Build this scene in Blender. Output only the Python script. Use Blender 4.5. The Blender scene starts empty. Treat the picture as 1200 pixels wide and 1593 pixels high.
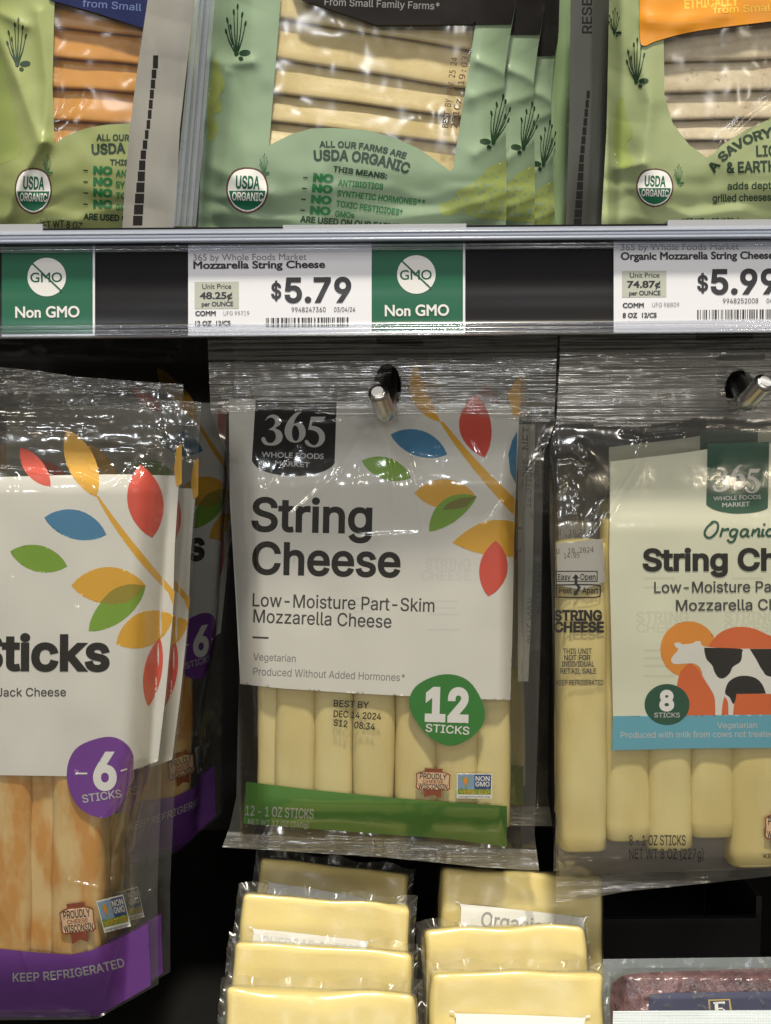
import bpy, bmesh, math, random, os
import numpy as np
from mathutils import Vector, Matrix, geometry

# ------------------------------------------------------------------ camera, light, exposure
scene = bpy.context.scene
COL = scene.collection
MM = 0.001
FPX = 1789.0                       # focal length in photograph pixels (1200 x 1593)
CAM = np.array([0.0, 0.0, 1.30])
PITCH, ROLL = math.radians(6.0), math.radians(-0.43)
cam_d = bpy.data.cameras.new('camera')
cam_d.sensor_fit = 'VERTICAL'; cam_d.sensor_height = 24.0
cam_d.lens = 24.0 * FPX / 1593.0
cam_d.clip_start = 0.02; cam_d.clip_end = 50
cam = bpy.data.objects.new('camera', cam_d); COL.objects.link(cam)
RM = Matrix.Rotation(math.pi / 2 - PITCH, 3, 'X') @ Matrix.Rotation(ROLL, 3, 'Z')
cam.matrix_world = Matrix.Translation(Vector(CAM)) @ RM.to_4x4()
scene.camera = cam
RN = np.array(RM)

world = bpy.data.worlds.new('World'); scene.world = world; world.use_nodes = True
wb = world.node_tree.nodes['Background']
wb.inputs[0].default_value = (1.0, 0.93, 0.82, 1); wb.inputs[1].default_value = 0.14

def area(name, loc, target, size, energy, color, shape='DISK', size_y=None):
    l = bpy.data.lights.new(name, 'AREA'); l.shape = shape; l.size = size
    if size_y: l.size_y = size_y
    l.energy = energy; l.color = color
    o = bpy.data.objects.new(name, l); COL.objects.link(o); o.location = loc
    d = Vector(target) - Vector(loc); o.rotation_euler = d.to_track_quat('-Z', 'Y').to_euler()
    return o
area('ceiling_lamp', (0.10, -0.17, 3.22), (0.05, 0.62, 1.2), 0.18, 67, (1.0, 0.92, 0.76))
area('ceiling_lamp', (-0.65, -0.75, 2.75), (0, 0.62, 1.2), 0.22, 4.5, (0.90, 0.95, 1.0))
area('ceiling_lamp', (0.8, -0.55, 2.8), (0, 0.62, 1.2), 0.14, 3, (1.0, 0.85, 0.62))
for lx, lc in ((-2.3, (1.0, .9, .72)), (-.75, (.92, .96, 1.0)), (.7, (.95, .97, 1.0)), (2.2, (1.0, .88, .7))):
    area('ceiling_lamp', (lx, -3.2, 3.1), (0, 0.62, 1.2), 0.26, 7, lc)
for lx, lc, lp in ((-4.2, (1.0, .93, .8), 60), (-.6, (.95, .97, 1.0), 75), (1.6, (1.0, .95, .86), 60), (5.0, (1.0, .9, .75), 60)):
    area('ceiling_lamp', (lx, -9.5, 3.0), (0, 0.62, 1.2), 0.6, lp, lc)

scene.view_settings.view_transform = 'Standard'; scene.view_settings.look = 'None'
scene.view_settings.exposure = 0.0; scene.view_settings.gamma = 1.0
scene.view_settings.use_curve_mapping = False
scene.render.engine = 'CYCLES'
cy = scene.cycles
cy.max_bounces = 12; cy.transparent_max_bounces = 40; cy.diffuse_bounces = 3; cy.glossy_bounces = 3
cy.caustics_reflective = False; cy.caustics_refractive = False
cy.sample_clamp_indirect = 4.0; cy.blur_glossy = 0.3
cy.use_denoising = True

# ------------------------------------------------------------------ helpers: pixels and surfaces
random.seed(7)
def rays(x, y):
    x = np.asarray(x, float); y = np.asarray(y, float)
    v = np.stack([(x - 600) / FPX, -(y - 796.5) / FPX, -np.ones_like(x)], -1)
    return v @ RN.T
def at(x, y, d):
    return CAM + rays(x, y) * d
def rot(x):  # small helper: z rotation
    return np.array([[math.cos(x), -math.sin(x), 0], [math.sin(x), math.cos(x), 0], [0, 0, 1]])
class Surf:
    """a standing sheet at world depth Y (at pixel cx, cy), turned by yaw (right side nearer when positive), lean (top back)."""
    def __init__(s, Y, cx=600, cyy=800, yaw=0, lean=0, h=None):
        r = rays(cx, cyy); s.p0 = CAM + r * ((Y - CAM[1]) / r[1])
        n = np.array([0, -math.cos(math.radians(lean)), math.sin(math.radians(lean))])
        s.n = rot(math.radians(-yaw)) @ n
        s.h = h or (lambda x, y: np.zeros_like(x))
    def P(s, x, y, off=0.0):
        x = np.asarray(x, float); y = np.asarray(y, float)
        r = rays(x, y)
        t = ((s.p0 - CAM) @ s.n) / (r @ s.n)
        k = -(r @ s.n)
        return CAM + r * (t - (s.h(x, y) + off) / k)[..., None]
    def Q(s, x, y, off=0.0):   # single point, flat
        h, s.h = s.h, (lambda a, b: np.zeros_like(a))
        p = s.P(np.array([x]), np.array([y]), off)[0]; s.h = h
        return p

def clip01(t): return np.clip(t, 0, 1)
def S(t): t = clip01(t); return t * t * (3 - 2 * t)
def rnd(t): return np.sin(clip01(t) * math.pi / 2)
def interp(pts):
    a = np.array(pts, float); o = np.argsort(a[:, 1]); a = a[o]
    return lambda y: np.interp(y, a[:, 1], a[:, 0])
def vnoise(x, y, sx, sy=None, seed=0):
    sy = sy or sx
    x = np.asarray(x, float) / sx; y = np.asarray(y, float) / sy
    xi = np.floor(x).astype(np.int64); yi = np.floor(y).astype(np.int64)
    fx = x - xi; fy = y - yi; fx = fx * fx * (3 - 2 * fx); fy = fy * fy * (3 - 2 * fy)
    def hsh(a, b):
        n = (a * 374761393 + b * 668265263 + seed * 1274126177) & 0x7fffffff
        n = ((n ^ (n >> 13)) * 1103515245) & 0x7fffffff
        n = ((n ^ (n >> 16)) * 69069 + 12345) & 0x7fffffff
        return (n & 0xffff) / 32768.0 - 1.0
    a = hsh(xi, yi); b = hsh(xi + 1, yi); c = hsh(xi, yi + 1); d = hsh(xi + 1, yi + 1)
    return (a * (1 - fx) + b * fx) * (1 - fy) + (c * (1 - fx) + d * fx) * fy
def ridged(x, y, s, seed, sy=None):
    return 1 - np.abs(vnoise(x, y, s, sy, seed)) * 2
def facets(x, y, s, seed, ang=0.5):
    """crumple: fold lines in three turned directions."""
    v = 0
    for k in range(3):
        c, q = math.cos(ang + k * 1.05), math.sin(ang + k * 1.05)
        v = v + np.abs(vnoise(x * c - y * q, x * q + y * c, s, s * 2.3, seed + k))
    return v / 3
def crease(x, y, pts, amp, w):
    """a sharp fold along a polyline; amp in metres, w in pixels."""
    out = np.zeros_like(x)
    d2 = np.full_like(x, 1e9)
    for (x0, y0), (x1, y1) in zip(pts[:-1], pts[1:]):
        dx, dy = x1 - x0, y1 - y0; L2 = dx * dx + dy * dy
        t = clip01(((x - x0) * dx + (y - y0) * dy) / L2)
        d2 = np.minimum(d2, (x - x0 - t * dx) ** 2 + (y - y0 - t * dy) ** 2)
    return amp * np.exp(-np.sqrt(d2) / w)

# ------------------------------------------------------------------ helpers: objects
def lin(r, g, b):
    f = lambda c: (c / 255 / 12.92) if c / 255 <= 0.04045 else ((c / 255 + 0.055) / 1.055) ** 2.4
    return (f(r), f(g), f(b))
def thing(name, label, cat, loc, group=None):
    o = bpy.data.objects.new(name, None); COL.objects.link(o); o.location = Vector(loc)
    o.empty_display_size = 0.02
    tag(o, label, cat, group); return o
def tag(o, label, cat, group=None, kind=None):
    if label: o['label'] = label
    if cat: o['category'] = cat
    if group: o['group'] = group
    if kind: o['kind'] = kind
    return o
class MB:
    """collects vertices, faces and material slots of ONE mesh object."""
    def __init__(s): s.v = []; s.f = []; s.m = []; s.mats = []; s.n = 0
    def slot(s, m):
        if m not in s.mats: s.mats.append(m)
        return s.mats.index(m)
    def add(s, v, f, mat):
        k = s.slot(mat); v = np.asarray(v, float).reshape(-1, 3)
        s.v.append(v); s.f += [[i + s.n for i in q] for q in f]; s.m += [k] * len(f); s.n += len(v)
    def build(s, name, parent=None, smooth=True):
        base = np.array(parent.matrix_world.translation) if parent else np.zeros(3)
        p = parent
        base = np.zeros(3)
        while p: base = base + np.array(p.location); p = p.parent
        me = bpy.data.meshes.new(name)
        me.from_pydata((np.concatenate(s.v) - base).tolist(), [], s.f)
        for m in s.mats: me.materials.append(m)
        me.polygons.foreach_set('material_index', s.m)
        me.polygons.foreach_set('use_smooth', [smooth] * len(s.f))
        me.update()
        o = bpy.data.objects.new(name, me); COL.objects.link(o)
        if parent: o.parent = parent
        return o
def copy_tree(o, parent=None):
    c = o.copy(); COL.objects.link(c)
    if parent: c.parent = parent
    for ch in list(o.children): copy_tree(ch, c)
    return c
def grid_faces(nx, ny, keep=None):
    f = []
    for j in range(ny - 1):
        for i in range(nx - 1):
            if keep is None or keep[j, i]:
                a = j * nx + i; f.append((a, a + nx, a + nx + 1, a + 1))
    return f
def resample(pts, n):
    a = np.array(pts, float); d = np.r_[0, np.cumsum(np.hypot(*np.diff(a, axis=0).T))]
    t = np.linspace(0, d[-1], n)
    return np.stack([np.interp(t, d, a[:, 0]), np.interp(t, d, a[:, 1])], -1)
def coons(L, R, T, B, step):
    nx = int(max(np.hypot(*(np.array(T[-1]) - T[0])), 10) / step) + 2
    ny = int(max(np.hypot(*(np.array(L[-1]) - L[0])), 10) / step) + 2
    L, R = resample(L, ny), resample(R, ny); T, B = resample(T, nx), resample(B, nx)
    u = np.linspace(0, 1, nx)[None, :, None]; v = np.linspace(0, 1, ny)[:, None, None]
    p = (1 - v) * T[None] + v * B[None] + (1 - u) * L[:, None] + u * R[:, None] \
        - ((1 - u) * (1 - v) * L[0] + u * (1 - v) * R[0] + (1 - u) * v * L[-1] + u * v * R[-1])
    return p[..., 0], p[..., 1]
def film(mb, surf, X, Y, off, mat, mat2=None, is2=None, hole=None):
    """film over a pixel grid; hole = list of (cx, cy, rx, ry) ellipses cut out; mat2 where is2(x, y)."""
    ny, nx = X.shape
    keep = np.ones((ny - 1, nx - 1), bool)
    for (cx, cyy, rx, ry) in hole or []:
        q = np.hypot((X - cx) / rx, (Y - cyy) / ry)
        near = (q > 0.80) & (q < 1.22)
        X = np.where(near, cx + (X - cx) / np.maximum(q, 1e-6), X); Y = np.where(near, cyy + (Y - cyy) / np.maximum(q, 1e-6), Y)
        q2 = np.hypot((X - cx) / rx, (Y - cyy) / ry) < 1.001
        keep &= ~(q2[:-1, :-1] & q2[1:, :-1] & q2[:-1, 1:] & q2[1:, 1:])
    V = surf.P(X, Y, off)
    xc = (X[:-1, :-1] + X[1:, 1:]) / 2; yc = (Y[:-1, :-1] + Y[1:, 1:]) / 2
    if mat2 is None:
        mb.add(V, grid_faces(nx, ny, keep), mat)
    else:
        m2 = is2(xc, yc)
        k0 = mb.slot(mat); k1 = mb.slot(mat2)
        f = grid_faces(nx, ny, keep); base = mb.n
        mb.v.append(V.reshape(-1, 3)); mb.n += V.size // 3
        mb.f += [[i + base for i in q] for q in f]
        mb.m += [k1 if b else k0 for b in m2[keep]]

# ------------------------------------------------------------------ 2-D artwork: polygons and lettering
def winding(pts, loops):
    w = np.zeros(len(pts), int); px, py = pts[:, 0][:, None], pts[:, 1][:, None]
    for l in loops:
        a = np.asarray(l); b = np.roll(a, -1, 0)
        up = (a[:, 1] <= py) & (b[:, 1] > py); dn = (a[:, 1] > py) & (b[:, 1] <= py)
        cr = (b[:, 0] - a[:, 0]) * (py - a[:, 1]) - (px - a[:, 0]) * (b[:, 1] - a[:, 1])
        w += (up & (cr > 0)).sum(1) - (dn & (cr < 0)).sum(1)
    return w
def tess(loops, step, evenodd=False):
    out = []
    for l in loops:
        l = np.asarray(l, float); r = []
        for a, b in zip(l, np.roll(l, -1, 0)):
            n = max(1, int(math.ceil(np.hypot(*(b - a)) / step)))
            for k in range(n): r.append(a + (b - a) * k / n)
        out.append(np.array(r))
    vs, es, n = [], [], 0
    for l in out:
        vs.append(l); m = len(l); es += [(n + i, n + (i + 1) % m) for i in range(m)]; n += m
    allv = np.concatenate(vs); lo, hi = allv.min(0), allv.max(0)
    gx, gy = np.meshgrid(np.arange(lo[0] + step * .5, hi[0], step), np.arange(lo[1] + step * .5, hi[1], step))
    g = np.stack([gx.ravel(), gy.ravel()], -1)
    g[:, 0] += (np.arange(len(g)) % 7 - 3) * step * 0.03
    inside = lambda p: ((winding(p, out) % 2) if evenodd else winding(p, out)) != 0
    if len(g): g = g[inside(g)]
    if len(g): allv = np.concatenate([allv, g])
    r = geometry.delaunay_2d_cdt([Vector(p) for p in allv.tolist()], es, [], 0, 1e-4)
    V = np.array([tuple(v) for v in r[0]]); F = [f for f in r[2] if len(f) == 3]
    if not F: return V, []
    C = V[np.array(F)].mean(1); k = inside(C)
    return V, [f for f, q in zip(F, k) if q]

FONT = {}
def font(name):
    if name in FONT: return FONT[name]
    f = None
    if name != 'round':
        try: f = bpy.data.fonts.load(os.path.join(bpy.utils.system_resource('DATAFILES'), 'fonts', {'sans': 'Inter.woff2', 'mono': 'DejaVuSansMono.woff2'}[name]))
        except Exception: f = None
    FONT[name] = [f, None]
    h = glyphs('H', name); a = np.concatenate(h); FONT[name][1] = a[:, 1].max()
    return FONT[name]
def glyphs(body, name, space=1.0):
    c = bpy.data.curves.new('lettering', 'FONT'); c.body = body; c.fill_mode = 'NONE'; c.resolution_u = 5
    c.space_character = space
    if FONT[name][0]: c.font = FONT[name][0]
    o = bpy.data.objects.new('lettering', c)
    me = bpy.data.meshes.new_from_object(o)
    v = np.array([x.co[:2] for x in me.vertices]).reshape(-1, 2)
    nxt = {}
    adj = {}
    for e in me.edges:
        a, b = e.vertices; adj.setdefault(a, []).append(b); adj.setdefault(b, []).append(a)
    seen, loops = set(), []
    for s0 in range(len(v)):
        if s0 in seen or s0 not in adj: continue
        loop = [s0]; seen.add(s0); cur = s0
        nb = sorted(adj[s0], key=lambda q: 0 if q == s0 + 1 else 1)
        while True:
            nx_ = [q for q in (nb if cur == s0 else adj[cur]) if q not in seen]
            if not nx_: break
            cur = nx_[0]; loop.append(cur); seen.add(cur)
        l = v[loop]
        keep = np.hypot(*(l - np.roll(l, 1, 0)).T) > 1e-5
        l = l[keep]
        if len(l) > 2: loops.append(l)
    bpy.data.objects.remove(o); bpy.data.curves.remove(c); bpy.data.meshes.remove(me)
    return loops
def sarea(l): return 0.5 * np.sum(l[:, 0] * np.roll(l[:, 1], -1) - np.roll(l[:, 0], -1) * l[:, 1])
def embolden(loops, d):
    big = max(loops, key=lambda l: abs(sarea(l))); sg = 1 if sarea(big) > 0 else -1
    out = []
    for l in loops:
        e = np.roll(l, -1, 0) - l; e /= np.maximum(np.hypot(*e.T), 1e-9)[:, None]
        n = np.stack([e[:, 1], -e[:, 0]], -1) * sg
        m = n + np.roll(n, 1, 0); ln = np.maximum((m * m).sum(1), 0.6)
        out.append(l + m * (2 * d / ln)[:, None])
    return out
def text_loops(body, p0, p1, cap, bold=0.0, fnt='sans', bend=0.0, space=1.0, skew=0.0):
    """one line of lettering from baseline point p0 to p1 (pixels), cap height cap, bend = sag of the baseline."""
    font(fnt); L = glyphs(body, fnt, space); H = FONT[fnt][1]
    if bold: L = embolden(L, bold * H)
    a = np.concatenate(L); x0, x1 = a[:, 0].min(), a[:, 0].max()
    p0, p1 = np.array(p0, float), np.array(p1, float); d = p1 - p0; ln = np.hypot(*d); d /= ln
    up = np.array([d[1], -d[0]])
    res = []
    for l in L:
        u = (l[:, 0] - x0) / (x1 - x0); v = l[:, 1] / H * cap
        q = p0 + u[:, None] * ln * d + v[:, None] * up + (v * skew)[:, None] * d
        if bend:
            q = q - (4 * u * (1 - u) * bend)[:, None] * up * -1
            th = 4 * (1 - 2 * u) * bend / ln
            q = q + (v * th * -1)[:, None] * d
        res.append(q)
    return res
def smooth_loop(pts, n=6):
    """closed Catmull-Rom; a point given twice makes a corner."""
    p = [np.array(q, float) for q in pts]; m = len(p); out = []
    for i in range(m):
        a, b, c, d = p[i - 1], p[i], p[(i + 1) % m], p[(i + 2) % m]
        if np.hypot(*(c - b)) < 1e-6: continue
        if np.hypot(*(b - a)) < 1e-6: a = b
        if np.hypot(*(d - c)) < 1e-6: d = c
        for k in range(n):
            t = k / n
            out.append(0.5 * ((2 * b) + (c - a) * t + (2 * a - 5 * b + 4 * c - d) * t * t + (3 * b - a - 3 * c + d) * t ** 3))
    return np.array(out)
def ell(cx, cyy, rx, ry=None, n=40, a=0.0):
    ry = ry or rx; t = np.linspace(0, 2 * math.pi, n, endpoint=False)
    x, y = rx * np.cos(t), ry * np.sin(t); c, s = math.cos(a), math.sin(a)
    return np.stack([cx + x * c - y * s, cyy + x * s + y * c], -1)
def leaf(A, B, wl, wr, n=14):
    """pointed leaf from A to B; wl and wr = half widths left and right of A->B."""
    A, B = np.array(A, float), np.array(B, float); d = B - A; nrm = np.array([d[1], -d[0]]) / np.hypot(*d)
    t = np.linspace(0, 1, n)
    b = 4 * t * (1 - t); b = b ** 0.85
    l = A + t[:, None] * d + (b * wl)[:, None] * nrm; r = A + t[:, None] * d - (b * wr)[:, None] * nrm
    return np.concatenate([l, r[::-1][1:-1]])
def ribbon(pts, w0, w1=None, n=20):
    w1 = w0 if w1 is None else w1
    c = resample(pts, n); t = np.gradient(c, axis=0); t /= np.hypot(*t.T)[:, None]
    nn = np.stack([t[:, 1], -t[:, 0]], -1); w = np.linspace(w0, w1, n)[:, None] / 2
    return np.concatenate([c + nn * w, (c - nn * w)[::-1]])
def bez(a, b, c, n=14):
    t = np.linspace(0, 1, n)[:, None]; a, b, c = map(lambda q: np.array(q, float), (a, b, c))
    return (1 - t) ** 2 * a + 2 * t * (1 - t) * b + t * t * c
class Art:
    """flat printing laid on a surface; each layer lies a hair above the one before."""
    def __init__(s, surf, off=0.0, dl=0.05 * MM, step=3.2):
        s.surf, s.off, s.dl, s.step = surf, off, dl, step; s.mb = MB(); s.k = 0
    def poly(s, mat, *loops, layer=None, evenodd=False, step=None):
        if layer is None: s.k += 1; layer = s.k
        V, F = tess(loops, step or s.step, evenodd)
        if not F: return
        P = s.surf.P(V[:, 0], V[:, 1], s.off + layer * s.dl)
        s.mb.add(P, [(f[0], f[2], f[1]) for f in F], mat)
    def text(s, mat, body, p0, p1, cap, bold=0.0, fnt='sans', layer=None, **k):
        s.poly(mat, *text_loops(body, p0, p1, cap, bold, fnt, **k), layer=layer)
    def build(s, name, parent): return s.mb.build(name, parent)

# ------------------------------------------------------------------ materials
MATS = {}
def nodes(name):
    m = bpy.data.materials.new(name); m.use_nodes = True; nt = m.node_tree
    return m, nt, nt.nodes['Principled BSDF'], nt.nodes['Material Output']
def noise_node(nt, scale, detail=3, rough=0.55, vec=None, mapping=None):
    tc = nt.nodes.new('ShaderNodeTexCoord'); mp = nt.nodes.new('ShaderNodeMapping')
    nt.links.new(tc.outputs['Object'], mp.inputs[0])
    if mapping: mp.inputs['Scale'].default_value = mapping
    n = nt.nodes.new('ShaderNodeTexNoise'); n.inputs['Scale'].default_value = scale
    n.inputs['Detail'].default_value = detail; n.inputs['Roughness'].default_value = rough
    nt.links.new(mp.outputs[0], n.inputs['Vector'])
    return n
def bump(nt, n, strength, dist, prev=None):
    b = nt.nodes.new('ShaderNodeBump'); b.inputs['Strength'].default_value = strength; b.inputs['Distance'].default_value = dist
    nt.links.new(n.outputs['Fac'], b.inputs['Height'])
    if prev: nt.links.new(prev.outputs[0], b.inputs['Normal'])
    return b
def ink(name, rgb, rough=0.45, spec=0.35, bumpy=0.0, var=0.0, metal=0.0):
    if name in MATS: return MATS[name]
    m, nt, p, o = nodes(name)
    p.inputs['Base Color'].default_value = (*rgb, 1); p.inputs['Roughness'].default_value = rough
    p.inputs['Specular IOR Level'].default_value = spec; p.inputs['Metallic'].default_value = metal
    if var:
        n = noise_node(nt, 60, 4); r = nt.nodes.new('ShaderNodeMix'); r.data_type = 'RGBA'
        r.inputs[6].default_value = (*[c * (1 - var) for c in rgb], 1); r.inputs[7].default_value = (*[min(1, c * (1 + var)) for c in rgb], 1)
        nt.links.new(n.outputs['Fac'], r.inputs[0]); nt.links.new(r.outputs[2], p.inputs['Base Color'])
    if bumpy:
        n = noise_node(nt, 350, 3); b = bump(nt, n, bumpy, 0.001); nt.links.new(b.outputs[0], p.inputs['Normal'])
    MATS[name] = m; return m
def clear(name, tint=(.95, .95, .94), rough=0.10, haze=0.04, refl=1.4, hazec=(.7, .68, .62), bumps=((220, None, 0.25),), dist=0.0008):
    """thin clear plastic: mostly see-through, glossy by Fresnel, a little milky."""
    if name in MATS: return MATS[name]
    m, nt, p, o = nodes(name); nt.nodes.remove(p)
    b = None
    for sc, mp, st in bumps:
        n = noise_node(nt, sc, 2, 0.5, mapping=mp); b = bump(nt, n, st, dist, b)
    tr = nt.nodes.new('ShaderNodeBsdfTransparent'); tr.inputs[0].default_value = (*tint, 1)
    gl = nt.nodes.new('ShaderNodeBsdfGlossy'); gl.inputs['Roughness'].default_value = rough; gl.inputs[0].default_value = (1, 1, 1, 1)
    df = nt.nodes.new('ShaderNodeBsdfDiffuse'); df.inputs[0].default_value = (*hazec, 1)
    tl = nt.nodes.new('ShaderNodeBsdfTranslucent'); tl.inputs[0].default_value = (*hazec, 1)
    hz = nt.nodes.new('ShaderNodeMixShader'); hz.inputs[0].default_value = 0.4
    nt.links.new(df.outputs[0], hz.inputs[1]); nt.links.new(tl.outputs[0], hz.inputs[2])
    m1 = nt.nodes.new('ShaderNodeMixShader'); m1.inputs[0].default_value = haze
    nt.links.new(tr.outputs[0], m1.inputs[1]); nt.links.new(hz.outputs[0], m1.inputs[2])
    fr = nt.nodes.new('ShaderNodeFresnel'); fr.inputs[0].default_value = 1.5
    mu = nt.nodes.new('ShaderNodeMath'); mu.operation = 'MULTIPLY'; mu.inputs[1].default_value = refl; mu.use_clamp = True
    nt.links.new(fr.outputs[0], mu.inputs[0])
    mi = nt.nodes.new('ShaderNodeMath'); mi.operation = 'MINIMUM'; mi.inputs[1].default_value = 0.26
    nt.links.new(mu.outputs[0], mi.inputs[0]); mu = mi
    m2 = nt.nodes.new('ShaderNodeMixShader')
    nt.links.new(mu.outputs[0], m2.inputs[0]); nt.links.new(m1.outputs[0], m2.inputs[1]); nt.links.new(gl.outputs[0], m2.inputs[2])
    nt.links.new(b.outputs[0], gl.inputs['Normal'])
    nt.links.new(m2.outputs[0], o.inputs[0])
    MATS[name] = m; return m
def cheese(name, a, b, scale=(60, 60, 25), sss=0.25, rough=0.42, lo=0.42, hi=0.62, bumpy=0.15, spots=None):
    if name in MATS: return MATS[name]
    m, nt, p, o = nodes(name)
    n = noise_node(nt, 1.0, 5, 0.55, mapping=scale)
    r = nt.nodes.new('ShaderNodeValToRGB'); r.color_ramp.elements[0].position = lo; r.color_ramp.elements[1].position = hi
    r.color_ramp.elements[0].color = (*a, 1); r.color_ramp.elements[1].color = (*b, 1)
    nt.links.new(n.outputs['Fac'], r.inputs[0]); col = r.outputs[0]
    if spots:
        n3 = noise_node(nt, 130, 4, 0.7); r3 = nt.nodes.new('ShaderNodeValToRGB')
        r3.color_ramp.elements[0].position = 0.58; r3.color_ramp.elements[1].position = 0.72
        mx = nt.nodes.new('ShaderNodeMix'); mx.data_type = 'RGBA'
        nt.links.new(n3.outputs['Fac'], r3.inputs[0]); nt.links.new(r3.outputs[0], mx.inputs[0])
        nt.links.new(col, mx.inputs[6]); mx.inputs[7].default_value = (*spots, 1); col = mx.outputs[2]
    nt.links.new(col, p.inputs['Base Color'])
    p.inputs['Roughness'].default_value = rough; p.inputs['Specular IOR Level'].default_value = 0.4
    p.inputs['Subsurface Weight'].default_value = sss; p.inputs['Subsurface Scale'].default_value = 0.004
    p.inputs['Subsurface Radius'].default_value = (1, .75, .4)
    n2 = noise_node(nt, 400, 3); bb = bump(nt, n2, bumpy, 0.0006); nt.links.new(bb.outputs[0], p.inputs['Normal'])
    MATS[name] = m; return m

WINF = clear('window_film', rough=.16, haze=.02, refl=.8, bumps=((40, None, .2),))
FILM = clear('clear_film', rough=.12, refl=1.5, haze=.035, bumps=((75, None, .30), (200, (1, 1, .5), .06)))
SEAL = clear('ribbed_film', haze=.19, rough=.17, refl=2.5, bumps=((1.0, (7, 7, 380), .8), (1.0, (60, 60, 160), .2)), dist=.0022)
CRIMP = clear('crimped_film', haze=.15, rough=.16, refl=2.6, bumps=((1.0, (40, 40, 420), 1.0), (120, None, .3)), dist=.0022)
WRAP = clear('shrink_wrap', rough=.22, haze=.05, refl=.7, hazec=(.8, .78, .68), bumps=((45, None, .35), (130, None, .1)))
MILKY = clear('milky_film', tint=(.8, .84, .86), rough=.2, haze=.45, refl=1.4, hazec=(.55, .62, .66), bumps=((140, None, .4),))
ACRYL = clear('clear_acrylic', tint=(.86, .89, .92), rough=.12, haze=.22, refl=1.8, hazec=(.6, .63, .68), bumps=((60, None, .12),))
RAILC = clear('rail_plastic', tint=(.90, .92, .96), rough=.14, haze=.06, refl=1.6, hazec=(.72, .75, .84), bumps=((30, None, .05),))
COVER = clear('cover_sheet', tint=(.98, .98, .99), rough=.28, haze=.002, refl=.28, hazec=(.7, .7, .75), bumps=((40, (.2, 1, 1), .04),))
WHITE = ink('white_print', (.72, .71, .67), .42, .25)
CREAM = ink('cream_print', (.70, .71, .56), .4, .3)
INK = ink('black_ink', (.016, .015, .015), .55, .06)
GREY = ink('grey_ink', (.20, .20, .20)); LGREY = ink('pale_grey_ink', (.50, .50, .49))
GHOST = ink('ghost_ink', (.65, .65, .62), .4, .3); GHOSTC = ink('ghost_ink_on_cream', (.62, .63, .50), .4, .3)
YEL = ink('yellow_ink', (.72, .39, .035)); RED = ink('red_ink', (.66, .085, .055)); BLUE = ink('blue_ink', (.06, .22, .40))
GRN = ink('green_ink', (.19, .36, .03)); OLIVE = ink('olive_ink', (.30, .25, .025)); OLIVE2 = ink('dark_olive_ink', (.17, .17, .02))
BAND = ink('green_band_ink', (.085, .24, .04), .6, .15); BADGE = ink('green_badge_ink', (.025, .20, .025)); PURP = ink('purple_ink', (.17, .04, .31))
DGRN = ink('dark_green_ink', (.008, .075, .04)); SKYB = ink('sky_blue_ink', (.12, .38, .50)); ORNG = ink('orange_ink', (.66, .13, .03)); SUNO = ink('amber_ink', (.74, .27, .03))
PWHITE = ink('white_ink', (.78, .78, .76), .4, .3); NAVY = ink('navy_ink', (.008, .014, .07), .4, .15); GOLD = ink('gold_ink', (.50, .36, .12))
PEACH = ink('peach_ink', (.74, .50, .32)); BROWN = ink('brown_ink', (.25, .05, .015))

# ------------------------------------------------------------------ setting: back panel, shelf deck
def box(mb, x0, x1, y0, y1, z0, z1, mat):
    v = [(x, y, z) for z in (z0, z1) for y in (y0, y1) for x in (x0, x1)]
    mb.add(v, [(0, 2, 3, 1), (4, 5, 7, 6), (0, 1, 5, 4), (1, 3, 7, 5), (3, 2, 6, 7), (2, 0, 4, 6)], mat)
BLACKM = ink('black_metal', (.012, .0115, .011), .5, .3, bumpy=.1, var=.25)
DECK = ink('deck_black', (.010, .010, .0095), .6, .2, bumpy=.2, var=.3)
mb = MB(); box(mb, -1.0, 1.0, 1.06, 1.08, .5, 2.1, BLACKM)
tag(mb.build('wall', smooth=False), None, None, kind='structure')
mb = MB(); box(mb, -1.0, 1.0, .40, 1.058, .86, .885, DECK)
tag(mb.build('floor', smooth=False), None, None, kind='structure')

# ------------------------------------------------------------------ shelf with its price channel
RY = .600
def zpx(y, Y):
    r = rays(600.0, float(y)); return CAM[2] + r[2] * (Y / r[1])
SR = Surf(RY + .004)
def ry(x, y): return y - .0075 * (x - 600)
shelf = thing('display_shelf', 'black display shelf with clear plastic price channel along its front edge', 'shelf', (0, .62, zpx(440, .62)))
mb = MB(); box(mb, -.6, .6, .612, 1.05, zpx(404, .62), zpx(366, .62), ink('shelf_metal', (.05, .05, .05), .45, .4, var=.2)); mb.build('shelf_board', shelf, smooth=False)
STRIP = ink('black_strip', (.011, .0105, .012), .6, .08, bumpy=.05, var=.2)
mb = MB(); box(mb, -.6, .6, .6065, .6105, zpx(524, .608), zpx(352, .608), STRIP); mb.build('price_channel', shelf, smooth=False)
def rib(mb, yp, r, Y, mat, half=.6, n=10):
    z = zpx(yp, Y); t = np.linspace(0, 2 * math.pi, n, endpoint=False)
    v = []
    for x in np.linspace(-half, half, 2):
        v += [(x, Y + r * math.sin(a), z + r * math.cos(a)) for a in t]
    mb.add(v, [(i, (i + 1) % n, n + (i + 1) % n, n + i) for i in range(n)], mat)
def strip(mb, prof, mat, half=.6):
    v = [(x, Y, zpx(yp, Y)) for x in (-half, half) for (yp, Y) in prof]; n = len(prof)
    mb.add(v, [(i, n + i, n + i + 1, i + 1) for i in range(n - 1)], mat)
FROST = ink('frosted_plastic', (.26, .29, .37), .25, .5, bumpy=.03)
mb = MB()
strip(mb, [(353, .609), (356.5, .603), (359, .5995), (364, .598), (370, .5985), (374, .600), (376, .603)], FROST)
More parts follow.
